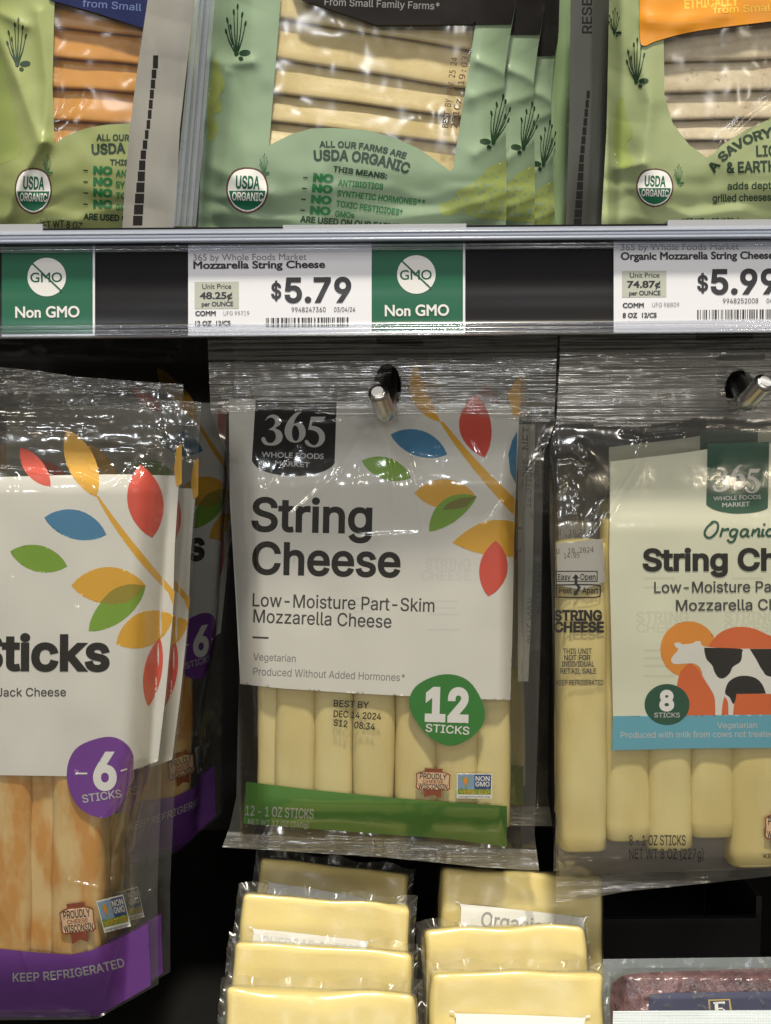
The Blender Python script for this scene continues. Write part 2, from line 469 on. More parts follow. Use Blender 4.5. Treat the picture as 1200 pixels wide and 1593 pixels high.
for yp, r, m in ((372, .0011, FROST), (361, .0007, FROST)): rib(mb, yp, r, .5985, m)
mb.build('top_lip', shelf)
mb = MB()
strip(mb, [(376, .6028), (379, .6012), (384, .6010), (388, .6025), (498, .6027), (503, .6012), (508, .6005), (514, .6008), (520, .6015), (523, .605)], COVER)
for yp, r in ((386, .0010), (381, .0007), (505, .0010), (512.5, .0011), (518.5, .0010)): rib(mb, yp, r, .6012, RAILC)
mb.build('clear_cover', shelf)

TAGW = ink('tag_paper', (.82, .83, .88), .5, .25); TAGG = ink('tag_green', (.012, .125, .065), .5, .25); TAGI = ink('tag_ink', (.035, .035, .042), .5, .2)
TAGB = ink('unit_price_box', (.50, .53, .46), .5, .2); TAGGRN = ink('tag_dark_green', (.015, .11, .06), .5, .2)
def tagpanel(name, label, cat, x0, x1, y1, mat, group=None, y0=378):
    o = thing(name, label, cat, SR.Q((x0 + x1) / 2, ry((x0 + x1) / 2, y1)), group)
    a = Art(SR, -1.2 * MM, dl=.06 * MM, step=40)
    t = np.array([(x0, ry(x0, y0)), (x1, ry(x1, y0)), (x1, ry(x1, y1)), (x0, ry(x0, y1))])
    # perforated lower edge
    k = int((x1 - x0) / 3.2); xs = np.linspace(x1, x0, 2 * k + 1)
    low = [(x, ry(x, y1) + (.9 if i % 2 else 0)) for i, x in enumerate(xs)]
    a.poly(mat, np.array([t[0], t[1]] + low))
    return o, a
def nongmo(label, x0, cx, cyy, ty, y0):
    o, a = tagpanel('shelf_tag', label, 'shelf tag', x0, x0 + 145, 519, TAGW, 'green shelf tags in the price channel')
    a.poly(TAGG, [(x0, ry(x0, 377)), (x0 + 141.5, ry(x0 + 141.5, 377)), (x0 + 141.5, ry(x0 + 141.5, 515.5)), (x0, ry(x0, 515.5))], step=40)
    a.build('paper', o); a = Art(SR, -.95 * MM, dl=.06 * MM, step=30)
    a.poly(PWHITE, ell(cx, cyy, 30))
    a.text(TAGGRN, 'GMO', (cx - 25.5, cyy + 8), (cx + 24, cyy + 7.5), 14.5, .02, 'round')
    a.poly(TAGGRN, ribbon([(cx - 24, cyy - 22.5), (cx + 23, cyy + 22)], 2.6))
    a.text(PWHITE, 'Non GMO', (cx - 49, ty), (cx + 51, ty - 1), 16.5, .035, 'round')
    a.build('emblem', o)
nongmo('green non GMO tag at the left end of the price channel', 3, 73, 431, 494, 0)
nongmo('green non GMO tag touching the right side of the 5.79 price tag', 579, 648, 427, 491.5, 0)
def pricetag(label, x0, x1, L):
    o, a = tagpanel('price_tag', label, 'price tag', x0, x1, 520, TAGW, 'white price tags in the price channel')
    a.build('paper', o); a = Art(SR, -1.05 * MM, dl=.05 * MM, step=30)
    for q in L:
        if q[0] == 'box': a.poly(TAGB, [(q[1], q[2]), (q[3], q[2] - .5), (q[3], q[4] - .5), (q[1], q[4])], layer=1)
        elif q[0] == 'bar':
            rr = random.Random(q[5]); x = q[1]; loops = []
            while x < q[3]:
                w = rr.choice((1.1, 1.1, 2.1, 3.0)); loops.append(np.array([(x, q[2] - .0075 * (x - q[1])), (x + w, q[2] - .0075 * (x - q[1])), (x + w, q[4] - .0075 * (x - q[1])), (x, q[4] - .0075 * (x - q[1]))])); x += w + rr.choice((1.2, 1.2, 2.2, 3.2))
            for l in loops: a.poly(TAGI, l, layer=2)
        else: a.text(q[7] if len(q) > 7 else TAGI, q[0], (q[1], q[2]), (q[3], q[2] - .0075 * (q[3] - q[1])), q[4], q[5], q[6], layer=3)
    a.build('printing', o)
pricetag('white price tag reading 5.79 for mozzarella string cheese', 293, 578.5, [
    ('365 by Whole Foods Market', 301, 405.5, 477, 10, 0, 'round', GREY), ('Mozzarella String Cheese', 301, 418, 506, 11, .045, 'round'),
    ('box', 303, 438.5, 372, 480.5), ('Unit Price', 315, 449.5, 360, 7.6, .01, 'round'), ('48.25¢', 311, 465, 362, 10, .05, 'round'), ('per OUNCE', 314, 476.5, 363, 6.8, .045, 'round'),
    ('COMM', 304, 491, 336, 7, .05, 'round'), ('UFG 99719', 348, 490.5, 388, 6.6, 0, 'sans', GREY), ('12 OZ  12/CS', 304, 506.5, 359, 7, .05, 'round'),
    ('$', 422, 464, 438, 23, .05, 'sans'), ('5.79', 443, 469.5, 547, 36, .055, 'sans'), ('9948247360', 454, 485.5, 507, 7.6, .005, 'sans'), ('03/04/24', 520, 485, 553, 7.2, .005, 'sans'), ('bar', 414, 494.5, 544, 509, 3)])
pricetag('white price tag reading 5.99 for organic string cheese', 955, 1262, [
    ('365 by Whole Foods Market', 966, 389.5, 1150, 10, 0, 'round', GREY), ('Organic Mozzarella String Cheese', 966, 404, 1204, 11, .045, 'round'),
    ('box', 968, 421.5, 1037, 462.5), ('Unit Price', 980, 432, 1026, 7.6, .01, 'round'), ('74.87¢', 976, 447.5, 1028, 10, .05, 'round'), ('per OUNCE', 979, 459.5, 1028, 6.8, .045, 'round'),
    ('COMM', 969, 478.5, 1002, 7, .05, 'round'), ('UFG 98809', 1015, 477.5, 1057, 6.6, 0, 'sans', GREY), ('8 OZ  12/CS', 969, 494, 1022, 7, .05, 'round'),
    ('$', 1085, 452, 1102, 23, .05, 'sans'), ('5.99', 1106, 456.5, 1211, 36, .055, 'sans'), ('9948252008', 1125, 472, 1180, 7.6, .005, 'sans'), ('04/02/24', 1193, 471.5, 1227, 7.2, .005, 'sans'), ('bar', 1085, 482, 1222, 497, 5)])

# small grey plastic shoes standing on the lip of the shelf
def shoe(label, x0, x1, y0, y1):
    o = thing('divider_shoe', label, 'divider', SR.Q((x0 + x1) / 2, y1), 'grey divider shoes on the shelf lip')
    a, b = SR.Q(x0, y1), SR.Q(x1, y0); mb = MB()
    box(mb, a[0], b[0], .6075, .640, a[2], b[2], ink('shoe_plastic', (.33, .34, .36), .4, .4)); mb.build('base', o, smooth=False)
    mb = MB(); box(mb, a[0], b[0], .6055, .6073, a[2] - .002, b[2] + .0006, ink('shoe_plastic', (.33, .34, .36))); mb.build('front_lip', o, smooth=False)
shoe('grey plastic divider shoe at the left end of the shelf lip', -20, 65, 349.5, 356)
shoe('long grey plastic divider shoe above the 5.79 price tag and green tag', 440, 726, 349, 354.5)
shoe('grey plastic divider shoe above the 5.99 price tag', 1040, 1230, 342, 349)

# clear divider plate between the two left packs on the top shelf
SD = Surf(.614)
o = thing('shelf_divider', 'clear ribbed plastic divider standing between two packs on the top shelf', 'divider', SD.Q(288, 353))
def pxprism(mb, surf, poly, h0, h1, mat):
    p = np.array(poly, float); n = len(p)
    a = surf.P(p[:, 0], p[:, 1], h1); b = surf.P(p[:, 0], p[:, 1], h0)
    mb.add(np.concatenate([a, b]), [tuple(range(n))[::-1], tuple(range(n, 2 * n))] + [(i, (i + 1) % n, n + (i + 1) % n, n + i) for i in range(n)], mat)
mb = MB(); pxprism(mb, SD, [(303, -60), (336, -60), (335, 0), (305, 352), (268, 352), (303, 0)], -.012, 0, ACRYL); mb.build('plate', o, smooth=False)
for k, (xa, xb, w) in enumerate(((310, 277, 5), (318, 287, 3.5), (327, 296, 5))):
    mb = MB(); pxprism(mb, SD, [(xa - w / 2 + 3, -60), (xa + w / 2 + 3, -60), (xb + w / 2, 352), (xb - w / 2, 352)], .0004, .0022, ACRYL); mb.build('rib', o, smooth=False)

# ------------------------------------------------------------------ shared printing: digits, shields, small seals
LZ = lambda p: [(380 + x / 6.667, 610 + y / 6.667) for x, y in p]
D3 = LZ([(213, 303), (213, 303), (250, 250), (305, 233), (358, 255), (384, 300), (368, 342), (325, 372), (376, 402), (400, 455), (388, 508), (345, 543), (285, 555), (222, 546), (188, 515), (180, 486), (196, 466), (218, 476), (232, 508), (262, 527), (300, 520), (326, 485), (326, 435), (300, 400), (250, 390), (250, 390), (300, 358), (322, 318), (312, 280), (280, 263), (244, 275)])
D6 = LZ([(600, 203), (600, 203), (540, 213), (470, 278), (425, 370), (425, 440), (460, 500), (520, 525), (582, 513), (625, 470), (638, 410), (620, 350), (580, 318), (535, 322), (512, 335), (512, 335), (528, 285), (560, 238)])
D6H = LZ([(503, 372), (496, 430), (510, 488), (538, 507), (564, 482), (572, 430), (562, 380), (542, 350), (518, 348)])
D5 = LZ([(694, 255), (694, 255), (846, 255), (846, 255), (818, 304), (818, 304), (708, 304), (708, 304), (700, 348), (700, 348), (762, 362), (815, 400), (838, 452), (830, 510), (790, 555), (730, 573), (668, 560), (635, 530), (632, 503), (655, 497), (676, 522), (708, 548), (742, 548), (772, 512), (778, 458), (752, 414), (702, 394), (664, 390), (664, 390)])
def digits(a, mat, f):
    for l in ([smooth_loop(D3)], [smooth_loop(D6), smooth_loop(D6H)], [smooth_loop(D5)]):
        a.poly(mat, *[np.array([f(*p) for p in q]) for q in l], layer=a.k + 1, evenodd=True, step=6)
    a.k += 1
def wisconsin(a, cx, cyy, w, r=0.0, hgt=None):
    """small cheese-origin seal: notched plate, three lines of lettering and a ribbon."""
    hgt = hgt or w * .62; c, s = math.cos(r), math.sin(r)
    T = lambda L: np.array([(cx + x * w * c - y * hgt * s, cyy + x * w * s + y * hgt * c) for x, y in L])
    pl = [(-.5, -.35), (-.42, -.42), (-.25, -.48), (.25, -.48), (.42, -.42), (.5, -.35), (.48, 0), (.5, .32), (.42, .40), (-.42, .40), (-.5, .32), (-.48, 0)]
    a.poly(BROWN, T([(-.26, -.62), (.26, -.62), (.26, -.45), (-.26, -.45)])); a.poly(BROWN, T([(-.24, .4), (.24, .4), (.24, .75), (0, .62), (-.24, .75)]), layer=a.k)
    a.poly(BROWN, T(pl)); a.poly(PEACH, T([(x * .93, y * .9) for x, y in pl]))
    def tx(b, y, ww, cap, m=INK): p = T([(-ww / 2, y), (ww / 2, y)]); a.text(m, b, p[0], p[1], cap * hgt, .03, layer=a.k + 1)
    tx('PROUDLY', -.12, .78, .26); tx('CHEESE', .07, .6, .14, BROWN); tx('WISCONSIN', .35, .84, .24); a.k += 1
def nongmoseal(a, x0, y0, w, h, r=0.0):
    c, s = math.cos(r), math.sin(r)
    T = lambda L: np.array([(x0 + x * w * c - y * h * s, y0 + x * w * s + y * h * c) for x, y in L])
    R = lambda m, xa, ya, xb, yb: a.poly(m, T([(xa, ya), (xb, ya), (xb, yb), (xa, yb)]), layer=a.k + 1)
    R(PWHITE, 0, 0, 1, 1); a.k += 1
    R(ink('seal_sky', (.22, .33, .50)), .03, .04, .50, .62); R(ink('seal_navy', (.03, .06, .20)), .50, .04, .97, .62); R(ink('seal_green', (.14, .30, .03)), .03, .62, .97, .84); a.k += 1
    a.poly(GRN, T(leaf((.26, .64), (.10, .12), -.02, .09)), layer=a.k + 1); a.poly(GRN, T(leaf((.26, .64), (.42, .12), .09, -.02)), layer=a.k + 1)
    a.poly(SUNO, T(leaf((.25, .48), (.25, .12), .06, .06)), layer=a.k + 2)
    def tx(m, b, xa, xb, y, cap): p = T([(xa, y), (xb, y)]); a.text(m, b, p[0], p[1], cap * h, .03, layer=a.k + 3)
    tx(PWHITE, 'NON', .53, .93, .29, .18); tx(PWHITE, 'GMO', .53, .93, .51, .18); tx(YEL, 'VERIFIED', .08, .92, .80, .13); tx(GREY, 'nongmoproject.org', .06, .94, .95, .06); a.k += 4
def tube(mb, A, B, r, mat, n=32, m=22, cap=.22, wob=.0, seed=0, flat=.92):
    """rounded stick from A to B."""
    A, B = np.array(A), np.array(B); d = B - A; L = np.linalg.norm(d); d /= L
    e1 = np.cross(d, [0, 1, 0]); e1 /= np.linalg.norm(e1); e2 = np.cross(d, e1)
    k = 5; ts = [(-cap * r * (1 - math.sin(i / k * math.pi / 2)), math.cos((1 - i / k) * math.pi / 2)) for i in range(k)]
    ts = [(cap * r * (1 - math.cos(i / k * math.pi / 2)), max(.02, math.sin(i / k * math.pi / 2))) for i in range(k)]
    prof = ts + [(s, 1.0) for s in np.linspace(cap * r, L - cap * r, m)] + [(L - s, q) for s, q in ts[::-1]]
    v = []; rr = random.Random(seed)
    for s, q in prof:
        w = 1 + wob * math.sin(s * 90 + seed) + wob * .5 * math.sin(s * 230 + seed * 2)
        for i in range(n):
            a = 2 * math.pi * i / n
            ca, sa = math.cos(a), math.sin(a); pw = .55
            ca, sa = math.copysign(abs(ca) ** pw, ca), math.copysign(abs(sa) ** pw, sa)
            dent = 1 + .03 * math.sin(s * 140 + a * 2 + seed) * math.sin(a * 3 + seed)
            v.append(A + d * s + (e1 * ca + e2 * sa * flat * dent) * r * q * w)
    P = len(prof); f = [(j * n + i, j * n + (i + 1) % n, (j + 1) * n + (i + 1) % n, (j + 1) * n + i) for j in range(P - 1) for i in range(n)]
    f += [tuple(range(n))[::-1], tuple((P - 1) * n + i for i in range(n))]
    mb.add(v, f, mat)
MOZZ = cheese('mozzarella', (.67, .555, .25), (.72, .625, .31), (40, 40, 14)); ORGM = cheese('organic_mozzarella', (.67, .55, .23), (.72, .62, .295), (40, 40, 14))
COLBY = cheese('colby_jack', (.60, .30, .075), (.70, .51, .24), (70, 70, 26), lo=.40, hi=.58)
def stick(parent, surf, xa, ya, xb, yb, hc, rpx, mat, seed=0, name='cheese_stick'):
    dd = np.linalg.norm(surf.Q(xa, ya, 0) - CAM) / FPX
    hc = (18.0 if hc > 6 * MM else 16.6 if hc > 1 * MM else 13.5) * MM - rpx * dd * .92
    A, B = surf.Q(xa, ya, hc), surf.Q(xb, yb, hc); mb = MB()
    dd = np.linalg.norm(A - CAM) / FPX
    tube(mb, A, B, rpx * dd * .98, mat, wob=.018, seed=seed); return mb.build(name, parent)
def hooktip(label, pts, r):
    """chrome hook: a bar from the wall whose end turns up."""
    P = np.array(pts); n = 18
    o = thing('display_hook', label, 'hook', P[-1], 'chrome hooks holding the hanging packs')
    c = []
    for i in range(len(P) - 1):
        for k in range(12): c.append(P[i] + (P[i + 1] - P[i]) * k / 12)
    c.append(P[-1]); c = np.array(c)
    for _ in range(8): c[1:-1] = (c[:-2] + 2 * c[1:-1] + c[2:]) / 4
    t = np.gradient(c, axis=0); t /= np.linalg.norm(t, axis=1)[:, None]
    rr = np.full(len(c), r); v = []
    ref = np.array([1.0, 0, 0])
    def ring(p, d, q):
        e1 = ref - d * (ref @ d); e1 /= np.linalg.norm(e1); e2 = np.cross(d, e1)
        return [p + (e1 * math.cos(2 * math.pi * i / n) + e2 * math.sin(2 * math.pi * i / n)) * q for i in range(n)]
    # chamfered tip
    v += ring(c[0] - t[0] * .0012, t[0], r * .62)
    v += ring(c[0] - t[0] * .0010, t[0], r * .72)
    for p, d in zip(c, t): v += ring(p, d, r)
    m = len(c) + 2; f = [(j * n + i, j * n + (i + 1) % n, (j + 1) * n + (i + 1) % n, (j + 1) * n + i) for j in range(m - 1) for i in range(n)]
    CH = ink('chrome', (.55, .54, .52), .28, .5, metal=1.0, bumpy=.05)
    mb = MB(); mb.add(v, f, CH); mb.build('bar', o)
    mb = MB(); mb.add(ring(c[0] - t[0] * .00125, t[0], r * .615), [tuple(range(n))], ink('painted_end_highlight', (.85, .85, .83), .35, .6)); mb.build('end_face', o)  # pale non-metal end; the tip's bright highlight is put into its colour
    return o

# ------------------------------------------------------------------ centre hanging pack: twelve sticks
GP = 'string cheese packs hanging from hooks'
xlC = interp([(340, 500), (345, 640), (372, 720), (384, 1000), (392, 1240)]); xrC = interp([(830, 500), (828, 640), (815, 800), (812, 1290)])
def streaks(seed, n, x0, x1, y0, y1, slope, amp=.55):
    rr = random.Random(seed); out = []
    for _ in range(n):
        y = rr.uniform(y0, y1); a = rr.uniform(x0, x1 - 40); b = min(x1, a + rr.uniform(30, 170)); k = 5
        out.append(([(a + (b - a) * i / k, y + slope * (a + (b - a) * i / k - x0) + rr.uniform(-.8, .8)) for i in range(k + 1)], amp * rr.uniform(.5, 1.2), rr.uniform(2.2, 3.6)))
    return out
CRC = streaks(1, 13, 330, 868, 536, 618, .01) + streaks(2, 8, 760, 868, 560, 628, .01, .8) + streaks(12, 9, 350, 836, 1300, 1318, .055, .6) + [([(478, 662), (468, 692)], .7, 3), ([(603, 690), (610, 738), (617, 792)], .8, 3), ([(632, 700), (645, 740), (662, 832)], .8, 3), ([(560, 725), (556, 770)], .7, 3),
       ([(848, 700), (815, 745), (755, 818)], 1.0, 3), ([(462, 690), (430, 735), (392, 798)], .6, 3), ([(530, 650), (470, 655), (430, 650)], .5, 3), ([(640, 700), (700, 712)], .4, 3),
       ([(735, 680), (752, 712)], .7, 3), ([(682, 690), (690, 715)], .6, 3), ([(345, 640), (380, 665)], .5, 3), ([(560, 835), (650, 830)], .4, 3), ([(800, 1100), (802, 1200)], .8, 3), ([(575, 660), (520, 740), (455, 800)], .5, 2.5)]
def hC(x, y):
    b = rnd((x - xlC(y) + 16) / 48) * rnd((xrC(y) - x) / 42) * S((y - 610) / 150) * S((1372 - y) / 135)
    h = 21 * MM * b
    h = h + .55 * MM * b * np.cos((x - 460) / 122 * 2 * math.pi) * S((y - 860) / 120)
    return h + .5 * MM * vnoise(x, y, 60, 90, 3) + .15 * MM * vnoise(x, y, 34, 50, 4)
CRC = [(p, q * 1.8, w * 1.2) if len(p) < 6 else (p, q, w) for p, q, w in CRC]
def hCf(x, y):
    h = hC(x, y)
    b = rnd((x - xlC(y) + 16) / 48) * rnd((xrC(y) - x) / 42) * S((y - 610) / 150)
    h = h + .45 * MM * facets(x, y, 26, 11) * S((900 - y) / 200) + .12 * MM * vnoise(x, y, 14, 22, 9) + .7 * MM * np.maximum(1 - b, 0) * facets(x, y, 16, 21) + .28 * MM * S((640 - y) / 12) * vnoise(x, y - x * .02, 240, 11, 63) + .6 * MM * S((y - 1290 - .05 * (x - 346)) / 8) * vnoise(x, y - x * .06, 60, 9, 64)
    for p, a, w in CRC: h = h + crease(x, y, p, a * MM, w)
    return h
SC = Surf(.675, 600, 900, yaw=2.8, h=hC); SCF = Surf(.675, 600, 900, yaw=2.8, h=hCf); SCB = Surf(.675, 600, 900, yaw=2.8, h=lambda x, y: -.55 * hC(x, y) + .5 * MM * vnoise(x, y, 20, 20, 8))
pc = thing('string_cheese_pack', 'front hanging pack of twelve white string cheese sticks with green band', 'cheese pack', SC.Q(603, 560), GP)
OC = dict(L=[(322, 500), (328, 640), (352, 705), (373, 1000), (368, 1240), (358, 1285), (346, 1318)], R=[(869, 500), (866, 560), (862, 660), (846, 710), (842, 973), (834, 1230), (832, 1300), (839, 1354)],
          T=[(322, 500), (869, 500)], B=[(346, 1318), (600, 1334), (760, 1350), (839, 1354)])
mb = MB()
X, Y = coons(OC['L'], OC['R'], OC['T'], OC['B'], 2.6)
seal2 = lambda x, y: (y < 640 + .02 * (x - 345) + 5 * np.sin(x / 40)) | (y > 1292 + .055 * (x - 346) + 4 * np.sin(x / 55))
film(mb, SCF, X, Y, 1.5 * MM, FILM, SEAL, seal2, hole=[(603, 603, 21, 37)])
X, Y = coons(OC['L'], OC['R'], OC['T'], OC['B'], 6)
film(mb, SCB, X, Y, -.6 * MM, FILM, SEAL, seal2, hole=[(603, 603, 23, 39)])
mb.build('bag', pc)
a = Art(SC, .05 * MM)
a.poly(WHITE, [(356, 620), (455, 622), (580, 626), (700, 628), (809, 629), (801, 800), (797, 1000), (794, 1089), (700, 1086), (560, 1079), (440, 1071), (374, 1064), (367, 930), (358, 780)], step=3.6)
# branch with leaves
a.poly(YEL, np.concatenate([bez((684, 656), (727, 725), (800, 802)), bez((801, 775), (741, 720), (690, 656))]))
L0 = 3
a.poly(YEL, leaf((647, 564), (686, 657), -1, 27), layer=L0); a.poly(RED, leaf((739, 613), (754, 712), 18, 32), layer=L0)
a.poly(YEL, [(810, 584), (810, 648), (797, 645), (790, 615), (797, 600)], layer=L0); a.poly(BLUE, leaf((608, 676), (696, 707), 22, 18), layer=L0)
a.poly(BLUE, [(805, 671), (803, 753), (794, 735), (791, 707), (797, 685)], layer=L0); a.poly(GRN, leaf((563, 717), (640, 743), 18, 16), layer=L0)
a.poly(YEL, leaf((645, 767), (742, 774), 25, 21), layer=L0)
a.poly(GRN, leaf((742, 772), (668, 827), 11, 26), layer=4)
a.poly(OLIVE2, [(742, 772), (725, 789), (708, 792), (688, 793), (697, 783), (715, 775)], layer=5)
a.poly(YEL, np.concatenate([bez((704, 844), (740, 810), (770, 809)), bez((772, 809), (790, 808), (801, 813)), [(799, 866)], bez((798, 866), (740, 866), (704, 844))[:-1]]), layer=3)
a.poly(RED, leaf((772, 841), (760, 928), 24, 20), layer=4)
a.poly(INK, np.concatenate([[(398, 622), (524, 626), (521, 718)], bez((521, 720), (512, 738), (458, 741)), bez((456, 741), (400, 738), (392, 716))]), layer=2); a.k = 2
digits(a, LGREY, lambda x, y: (x, y))
a.text(LGREY, 'WHOLE FOODS', (407, 711), (504, 714), 8, .02, 'round', layer=a.k + 1); a.text(LGREY, 'MARKET', (428, 724), (482, 727), 7.5, .02, 'round', layer=a.k + 1); a.k += 1
Lt = 1.2
a.text(GHOST, 'STRING', (662, 886), (733, 886), 17, .05, layer=Lt); a.text(GHOST, 'CHEESE', (655, 903), (733, 903), 15, .05, layer=Lt)
a.text(GHOST, 'STRING', (440, 875), (512, 876), 14, .05, layer=Lt); a.text(GHOST, 'STRING', (548, 878), (605, 880), 14, .05, layer=Lt)
for yy, w in ((934, 46), (944, 40), (954, 44), (978, 50)):
    a.poly(GHOST, [(690 - w / 2, yy), (690 + w / 2, yy), (690 + w / 2, yy + 3.4), (690 - w / 2, yy + 3.4)], layer=Lt); a.poly(GHOST, [(566 - w / 3, yy - 4), (566 + w / 3, yy - 4), (566 + w / 3, yy - 1), (566 - w / 3, yy - 1)], layer=Lt)
Lt = 1.8
a.text(INK, 'String', (391, 825), (579, 829), 50, .04, layer=Lt); a.text(INK, 'Cheese', (392, 892), (623, 897), 48, .04, layer=Lt)
DK = ink('dark_grey_ink', (.045, .045, .045))
a.text(DK, 'Low-Moisture Part-Skim', (393, 943), (676, 952), 20, .016, layer=Lt); a.text(DK, 'Mozzarella Cheese', (394, 968), (609, 977), 20, .016, layer=Lt)
a.poly(DK, [(393, 990), (418, 991), (418, 994), (393, 993)], layer=Lt)
a.text(GREY, 'Vegetarian', (394, 1027), (460, 1030), 11, .005, layer=Lt); a.text(GREY, 'Produced Without Added Hormones*', (394, 1050), (630, 1060), 11.5, .005, layer=Lt)
a.build('label', pc)
a = Art(SC, .35 * MM)
a.poly(BAND, np.concatenate([[(383, 1216), (480, 1228), (600, 1240), (700, 1248), (789, 1254), (789, 1318)], [(700, 1305), (600, 1298), (480, 1289), (379, 1281)]]), step=6)
a.text(LGREY, '12 - 1 OZ STICKS', (382, 1268), (488, 1274), 15, .02, layer=2); a.text(LGREY, 'NET WT 12 OZ (340g)', (386, 1282), (480, 1288), 8, .01, layer=2)
a.build('band', pc)
a = Art(SC, .38 * MM)
a.poly(BADGE, smooth_loop([(638, 1103), (647, 1068), (690, 1049), (730, 1060), (754, 1103), (745, 1137), (705, 1160), (668, 1146)]))
bd = a.build('badge', pc); a = Art(SC, .56 * MM, step=3)
a.text(PWHITE, '12', (661, 1119), (729, 1121), 47, .085); a.text(PWHITE, 'STICKS', (662, 1138), (730, 1143), 12, .02, layer=a.k)
a.build('lettering', bd)
a = Art(SC, .38 * MM)
a.text(INK, 'BEST BY', (519, 1099), (574, 1102), 10, .03, layer=1); a.text(INK, 'DEC 14 2024', (519, 1115), (593, 1120), 10, .03, layer=1); a.text(INK, 'S12   08:34', (519, 1129), (583, 1136), 10, .03, layer=1)
a.build('date_stamp', pc)
a = Art(SC, .38 * MM); wisconsin(a, 674, 1216, 54, .04, 33); a.build('origin_seal', pc)
a = Art(SC, .38 * MM); nongmoseal(a, 711, 1203, 55, 39, .01); a.build('verified_seal', pc)
a = Art(SC, .38 * MM); a.poly(INK, [(586, 524), (659, 526), (659, 538), (586, 536)], layer=1); a.build('eye_mark', pc)
for i, (xa, xb, yb, hc, r) in enumerate(((466, 459, 1248, 9.4, 33), (586, 581, 1252, 9.4, 34), (712, 709, 1258, 9.4, 35), (428, 424, 1246, -2.5, 24), (523, 519, 1258, 2.6, 32), (650, 647, 1262, 2.4, 35), (764, 766, 1284, 0, 29))):
    stick(pc, SC, xa, 765, xb, yb, hc * MM, r, MOZZ, i)
# folded back seam with upright lettering, seen through the film at the right
a = Art(Surf(.675, 600, 900, yaw=2.8, h=lambda x, y: .2 * hC(x, y)), -2 * MM)
SEAMP = ink('seam_print', (.30, .29, .26)); 
a.poly(SEAMP, [(806, 660), (833, 660), (829, 900), (822, 1060), (806, 1060)], step=10)
for i, (t_, y0, y1) in enumerate((('NET', 700, 664), ('12 STICKS', 790, 715), ('KEEP COLD', 1000, 930))): a.text(ink('seam_ink', (.12, .12, .11)), t_, (826, y0), (828, y1), 14, .02, layer=2)
a.poly(ink('seam_ink', (.12, .12, .11)), [(803, 820), (814, 820), (814, 858), (803, 858)], [(805, 823), (812, 823), (812, 855), (805, 855)], evenodd=True, layer=2)
a.build('back_seam', pc)
c = copy_tree(pc); c.location = Vector(pc.location) + Vector((.010, .045, .006)); c.rotation_euler = (0, math.radians(-1.0), math.radians(4))
c['label'] = 'string cheese pack hanging behind the twelve-stick pack, mostly hidden by it'

# ------------------------------------------------------------------ left hanging packs: six sticks
xrL = interp([(262, 560), (262, 700), (262, 800), (235, 1180), (205, 1330), (196, 1540)])
CRL = streaks(6, 9, -40, 275, 600, 712, .03, .6) + streaks(7, 6, -40, 150, 1570, 1584, 0, .6) + [([(-10, 722), (50, 726), (85, 733), (128, 735), (160, 753), (178, 745), (200, 724)], 1.5, 4), ([(193, 735), (200, 750), (212, 752), (226, 735), (229, 722)], 1.3, 3.5), ([(200, 720), (215, 730), (222, 720)], 1.0, 3),
       ([(228, 722), (245, 728), (253, 716), (258, 690), (248, 672)], 1.2, 3), ([(140, 722), (155, 728), (172, 722)], .8, 3), ([(118, 1205), (112, 1300), (106, 1372)], 1.4, 3.5), ([(-5, 1400), (25, 1460), (40, 1495), (58, 1545)], 1.3, 3.5),
       ([(23, 740), (24, 850), (26, 900)], .5, 2.5), ([(20, 900), (8, 1000), (4, 1110)], .5, 2.5), ([(205, 930), (185, 1030)], .4, 2.5), ([(210, 1080), (190, 1200), (165, 1260), (110, 1370)], .7, 3), ([(110, 1372), (160, 1383)], .7, 3),
       ([(46, 890), (36, 935)], .5, 2.5), ([(120, 946), (118, 960)], .6, 2.5), ([(210, 1340), (205, 1400), (208, 1440)], .7, 3), ([(160, 1560), (195, 1450), (212, 1400)], .8, 3), ([(40, 1572), (70, 1566), (110, 1574)], .8, 3)]
def hL(x, y):
    b = rnd((xrL(y) - x) / 55) * S((y - 650) / 120) * rnd((1590 - y) / 110)
    h = 19 * MM * b + .6 * MM * b * np.cos((x - 26) / 104 * 2 * math.pi) * S((y - 900) / 200)
    h = h + .6 * MM * vnoise(x, y, 70, 100, 31) + .15 * MM * vnoise(x, y, 36, 50, 32)
    return h
CRL = [(p, q * 1.4, w * 1.15) if len(p) < 6 or abs(p[0][0] + 10) < 1 else (p, q, w) for p, q, w in CRL]
def hLf(x, y):
    h = hL(x, y)
    h = h + (.4 * S((820 - y) / 120) + .7 * S((y - 1250) / 120) * S((x - 150) / 60)) * MM * facets(x, y, 26, 33) + .7 * MM * S((x - 190) / 60) * facets(x, y, 20, 37)
    for p, q, w in CRL: h = h + crease(x, y, p, q * MM, w)
    return h + .5 * MM * S((y - 600) / 20) * S((715 - y) / 20) * facets(x, y, 17, 39)
kwL = dict(Y=.640, cx=100, cyy=900, yaw=-1)
SL, SLF, SLB = Surf(h=hL, **kwL), Surf(h=hLf, **kwL), Surf(h=lambda x, y: -.55 * hL(x, y), **kwL)
pl = thing('string_cheese_pack', 'front pack of six orange and white cheese sticks with purple band', 'cheese pack', SL.Q(-20, 640), GP)
OL = dict(L=[(-230, 566), (-235, 1000), (-240, 1592)], R=[(286, 598), (282, 700), (277, 850), (268, 1000), (252, 1180), (250, 1250), (245, 1390), (247, 1531)],
          T=[(-230, 566), (0, 571), (60, 577), (120, 586), (200, 592), (286, 598)], B=[(-240, 1590), (0, 1587), (130, 1586), (152, 1585), (247, 1531)])
mb = MB(); X, Y = coons(OL['L'], OL['R'], OL['T'], OL['B'], 2.6)
sealL = lambda x, y: (y < 612) | ((y > 1572) & (x < 140))
